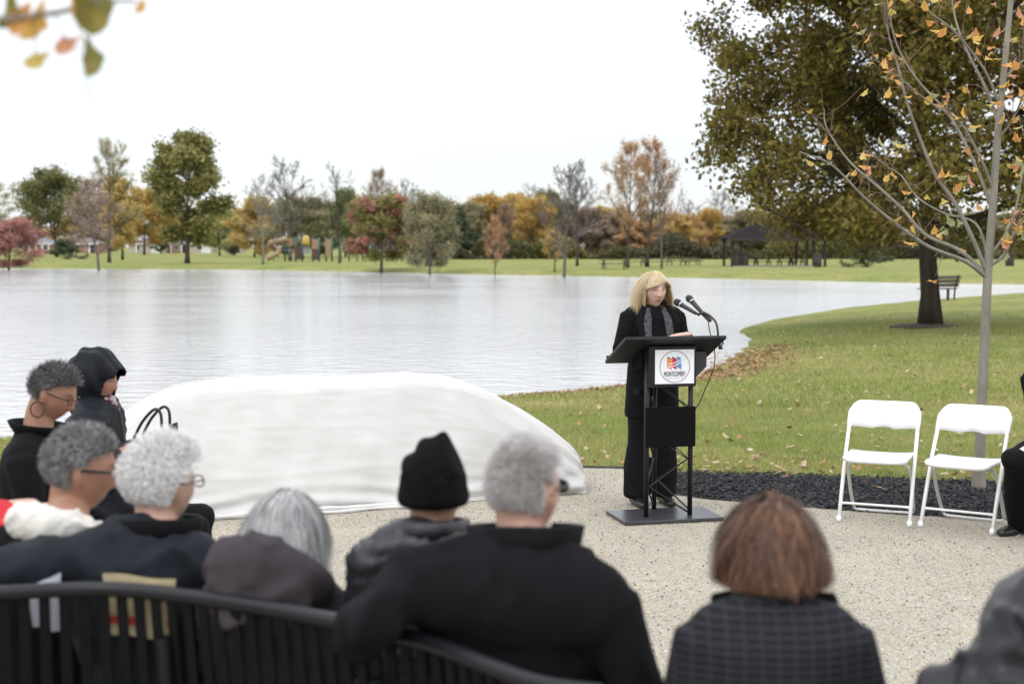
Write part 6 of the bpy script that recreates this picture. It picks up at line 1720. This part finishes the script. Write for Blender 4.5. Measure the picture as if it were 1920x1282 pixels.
sm = mat('scarf_maroon', (0.10, 0.012, 0.03), .85, var=.6, vscale=30); el = [n for n in sm.node_tree.nodes if n.type == 'VALTORGB'][0].color_ramp.elements
el[0].color = (.07, .008, .02, 1); el[0].position = .5; el[1].color = (.55, .5, .5, 1); el[1].position = .66
obj('scarf', me, sm, root)
collar(root, j, HM, M_RAIN, .09, .125, .055, .2, .8, fwd=fw, z0=-.02)
chair((bx - .03, by), R(96), 'white folding chair under the woman with the rain hood', 'white folding chairs')
# handbag on her lap
hb0 = at(292, 832, 6.5)
bag = empty('handbag', hb0, 'black leather handbag with two arched handles on the hooded woman\'s lap', 'handbag', rz=R(-8))
M_BAG = mat('bag_leather', (0.014, 0.014, 0.015), .3, var=.2)
b = MB(); b.prism([(-.14, -.10), (.12, -.10), (.10, .06), (.03, .045), (-.05, .03), (-.13, .02)], -.06, .06); o = b.build('bag_body', M_BAG, bag); md = o.modifiers.new('bevel', 'BEVEL'); md.width = .012; md.segments = 2
for y in (-.05, .05):
    b = MB(); b.tube(crv([(-.085, y, .03), (-.04, y, .11), (.015, y, .165), (.045, y, .15), (.05, y, .09), (.045, y, .045)], 5), .007, 8); b.build('handle', M_BAG, bag, True)
b = MB(); b.lathe([(.012, -.004), (.012, .004)], 10, (-.12, -.064, 0), Matrix.Rotation(R(90), 3, 'X')); b.build('buckle', M_CHROME, bag)
b = MB(); b.prism([(.04, .05), (.10, .055), (.095, .10), (.075, .085)], -.03, .03); b.build('flap', M_BAG, bag)

# ---- seated person in black at the right-hand end of the white chairs
c3 = gp(1867, 1003) + Vector((.335, -.08, 0))
rz3 = rz2 - .1
cc = Vector((c3.x, c3.y + .1, 0)); chair((cc.x + .09, cc.y + .02), rz3, 'white folding chair under the seated person in black', 'white folding chairs')
yw = R(180) + rz3
kn = at(1903, 850, cc.y - .40); ank = gp(1912, 1006)
J = seated((cc.x + .055, cc.y), yw, 1.0, knr=Vector((kn.x, kn.y, .54)), anr=Vector((ank.x + .02, ank.y + .05, .09)), wrr=at(1938, 838, cc.y - .34), elr=at(1950, 795, cc.y - .02))
root, j, HM, sd, fw = person('seated person in black suit with white glove at the end of the chairs', J, (0.4, 0.25, 0.18), voxel=0.015, hairline=hl_full, haircol=(.05, .05, .05), hands=('l',))
coat(root, j, sd, fw, M_BLK, 1.0, hem=.02, fold=(0.008, 6.0, 2.0)); trousers(root, j, sd, M_BLK, 1.0, flare=1.15, fw=(fw * .5 + Vector((-.8, -.1, 0))).normalized(), shoe=M_SHOE)
hair(root, HM, 'short', hl_full, 2500, .03, H_SALT, 26, .002, 4)
b = MB(); d = (j['wrr'] - j['elr']).normalized(); hand(b, j['wrr'], Vector((-.75, -.45, -.30)).normalized(), (0, -.3, 1), 1.2, .6)
obj('white_glove', fuse(b, .006, 2, 'white_glove'), cloth('glove_white', (.74, .74, .76), .8), root)

# ---- the speaker
sp0 = gp(1226, 962); sp0.y = 9.86; sp0.x = (1224 - 960) / F * 9.86
yw = R(180) + R(14)
L_ = local_of(yw, (sp0.x, sp0.y))
J = dict(yaw=yw, base=Vector((sp0.x, sp0.y, .008)), s=.96, pelvis=L_(0, 0, .92), chest=L_(0, .02, 1.18), neck=L_(0, .0, 1.375), head=L_(0.0, .045, 1.505), shl=L_(-.165, 0, 1.325), shr=L_(.165, 0, 1.325),
         ell=L_(-.215, .06, 1.08), elr=L_(.25, .04, 1.09), wrl=at(1288, 628, 9.60), wrr=at(1180, 650, 9.60), hipl=L_(-.09, 0, .88), hipr=L_(.09, 0, .88), knl=L_(-.09, .02, .48), knr=L_(.11, .02, .48), anl=L_(-.09, 0, .09), anr=L_(.12, .02, .09))
root, j, HM, sd, fw = person('woman with long blond hair in black speaking at the lectern', J, (0.64, 0.42, 0.33), hy=R(2), hp=R(-6), voxel=0.0060, hairline=hl_bob, haircol=(.55, .40, .2), lips=(.46, .14, .14), brow=(.22, .13, .08), hs=0.98, curl=.35, palm={'l': Vector((-.85, -.25, -.05))})
coat(root, j, sd, fw, M_BLK, .94, hem=.26, hemw=1.08, fold=(0.009, 7.0, 2.0, (1, 1, .5)), shr_=.07, voxel=.010)
M_TURT = cloth('turtleneck', (.006, .006, .007))
b = MB(); chain(b, [j['neck'] + Vector((0, 0, -.05)) , j['neck'] + Vector((0, 0, .02)), HM @ Vector((0, -.018, -.095))], [.075, .064, .062], [.075, .066, .064], sd, 18); obj('turtleneck', fuse(b, .006, 3, 'turtleneck'), M_TURT, root)
trousers(root, j, sd, M_TROUS, .93, flare=1.45, shoe=M_SHOE, fw=fw)
hair(root, HM, 'comb', hl_bob, 8500, .236, H_BLOND, 33, .0014, 10, .006, (-.25, .35, .90), .22, .08, 1.0, face=True, grav=1.5)
ms = mat('scarf_grey', (.055, .055, .06), .8, var=.75, vscale=55)
for e_ in (-1, 1):
    b = MB(); chain(b, [j['neck'] + sd * (e_ * .062) + fw * .055 + Vector((0, 0, .0)), j['neck'] + sd * (e_ * .075) + fw * .105 + Vector((0, 0, -.07)), j['neck'] + sd * (e_ * .085) + fw * .135 + Vector((0, 0, -.18)), j['neck'] + sd * (e_ * .085) + fw * .14 + Vector((0, 0, -.36))], [.026, .032, .034, .034], [.014, .014, .012, .012], sd, 14)
    me = fuse(b, .006, 2, 'scarf'); folds(me, .004, 16, 1.0 + e_); obj('scarf', me, ms, root)
b = MB(); b.tube([j['neck'] + fw * (.10 * math.cos(a)) + sd * (.085 * math.sin(a)) + Vector((0, 0, -.045 - .035 * math.cos(a))) for a in np.linspace(-1.3, 1.3, 16)], .0035, 6); b.build('necklace', M_CHROME, root)
pp = at(1258, 634, 9.56); b = MB(); b.box((0, 0, 0), (.21, .28, .004), Matrix.Rotation(rzl, 3, 'Z') @ Mt)
o = b.build('speech_paper', mat('paper', (.7, .7, .7), .7, var=.02), None); DT = Matrix.Rotation(rzl, 3, 'Z') @ (dc + Mt @ Vector((0.02, .06, .016))); o.location = Vector(lec.location) + DT
tag(o, 'white sheet of paper lying on the slanted lectern top', 'paper')

for e_ in (-1, 1):
    b = MB(); N_ = j['neck']
    pts = [N_ + sd * (e_ * .085) + fw * .06 + Vector((0, 0, .02)), N_ + sd * (e_ * .135) + fw * .125 + Vector((0, 0, -.09)), N_ + sd * (e_ * .125) + fw * .150 + Vector((0, 0, -.20)), N_ + sd * (e_ * .10) + fw * .155 + Vector((0, 0, -.34))]
    chain(b, pts, [.020, .030, .024, .010], [.010, .009, .008, .007], sd, 12); obj('lapel', fuse(b, .006, 2, 'lapel'), M_BLK, root)
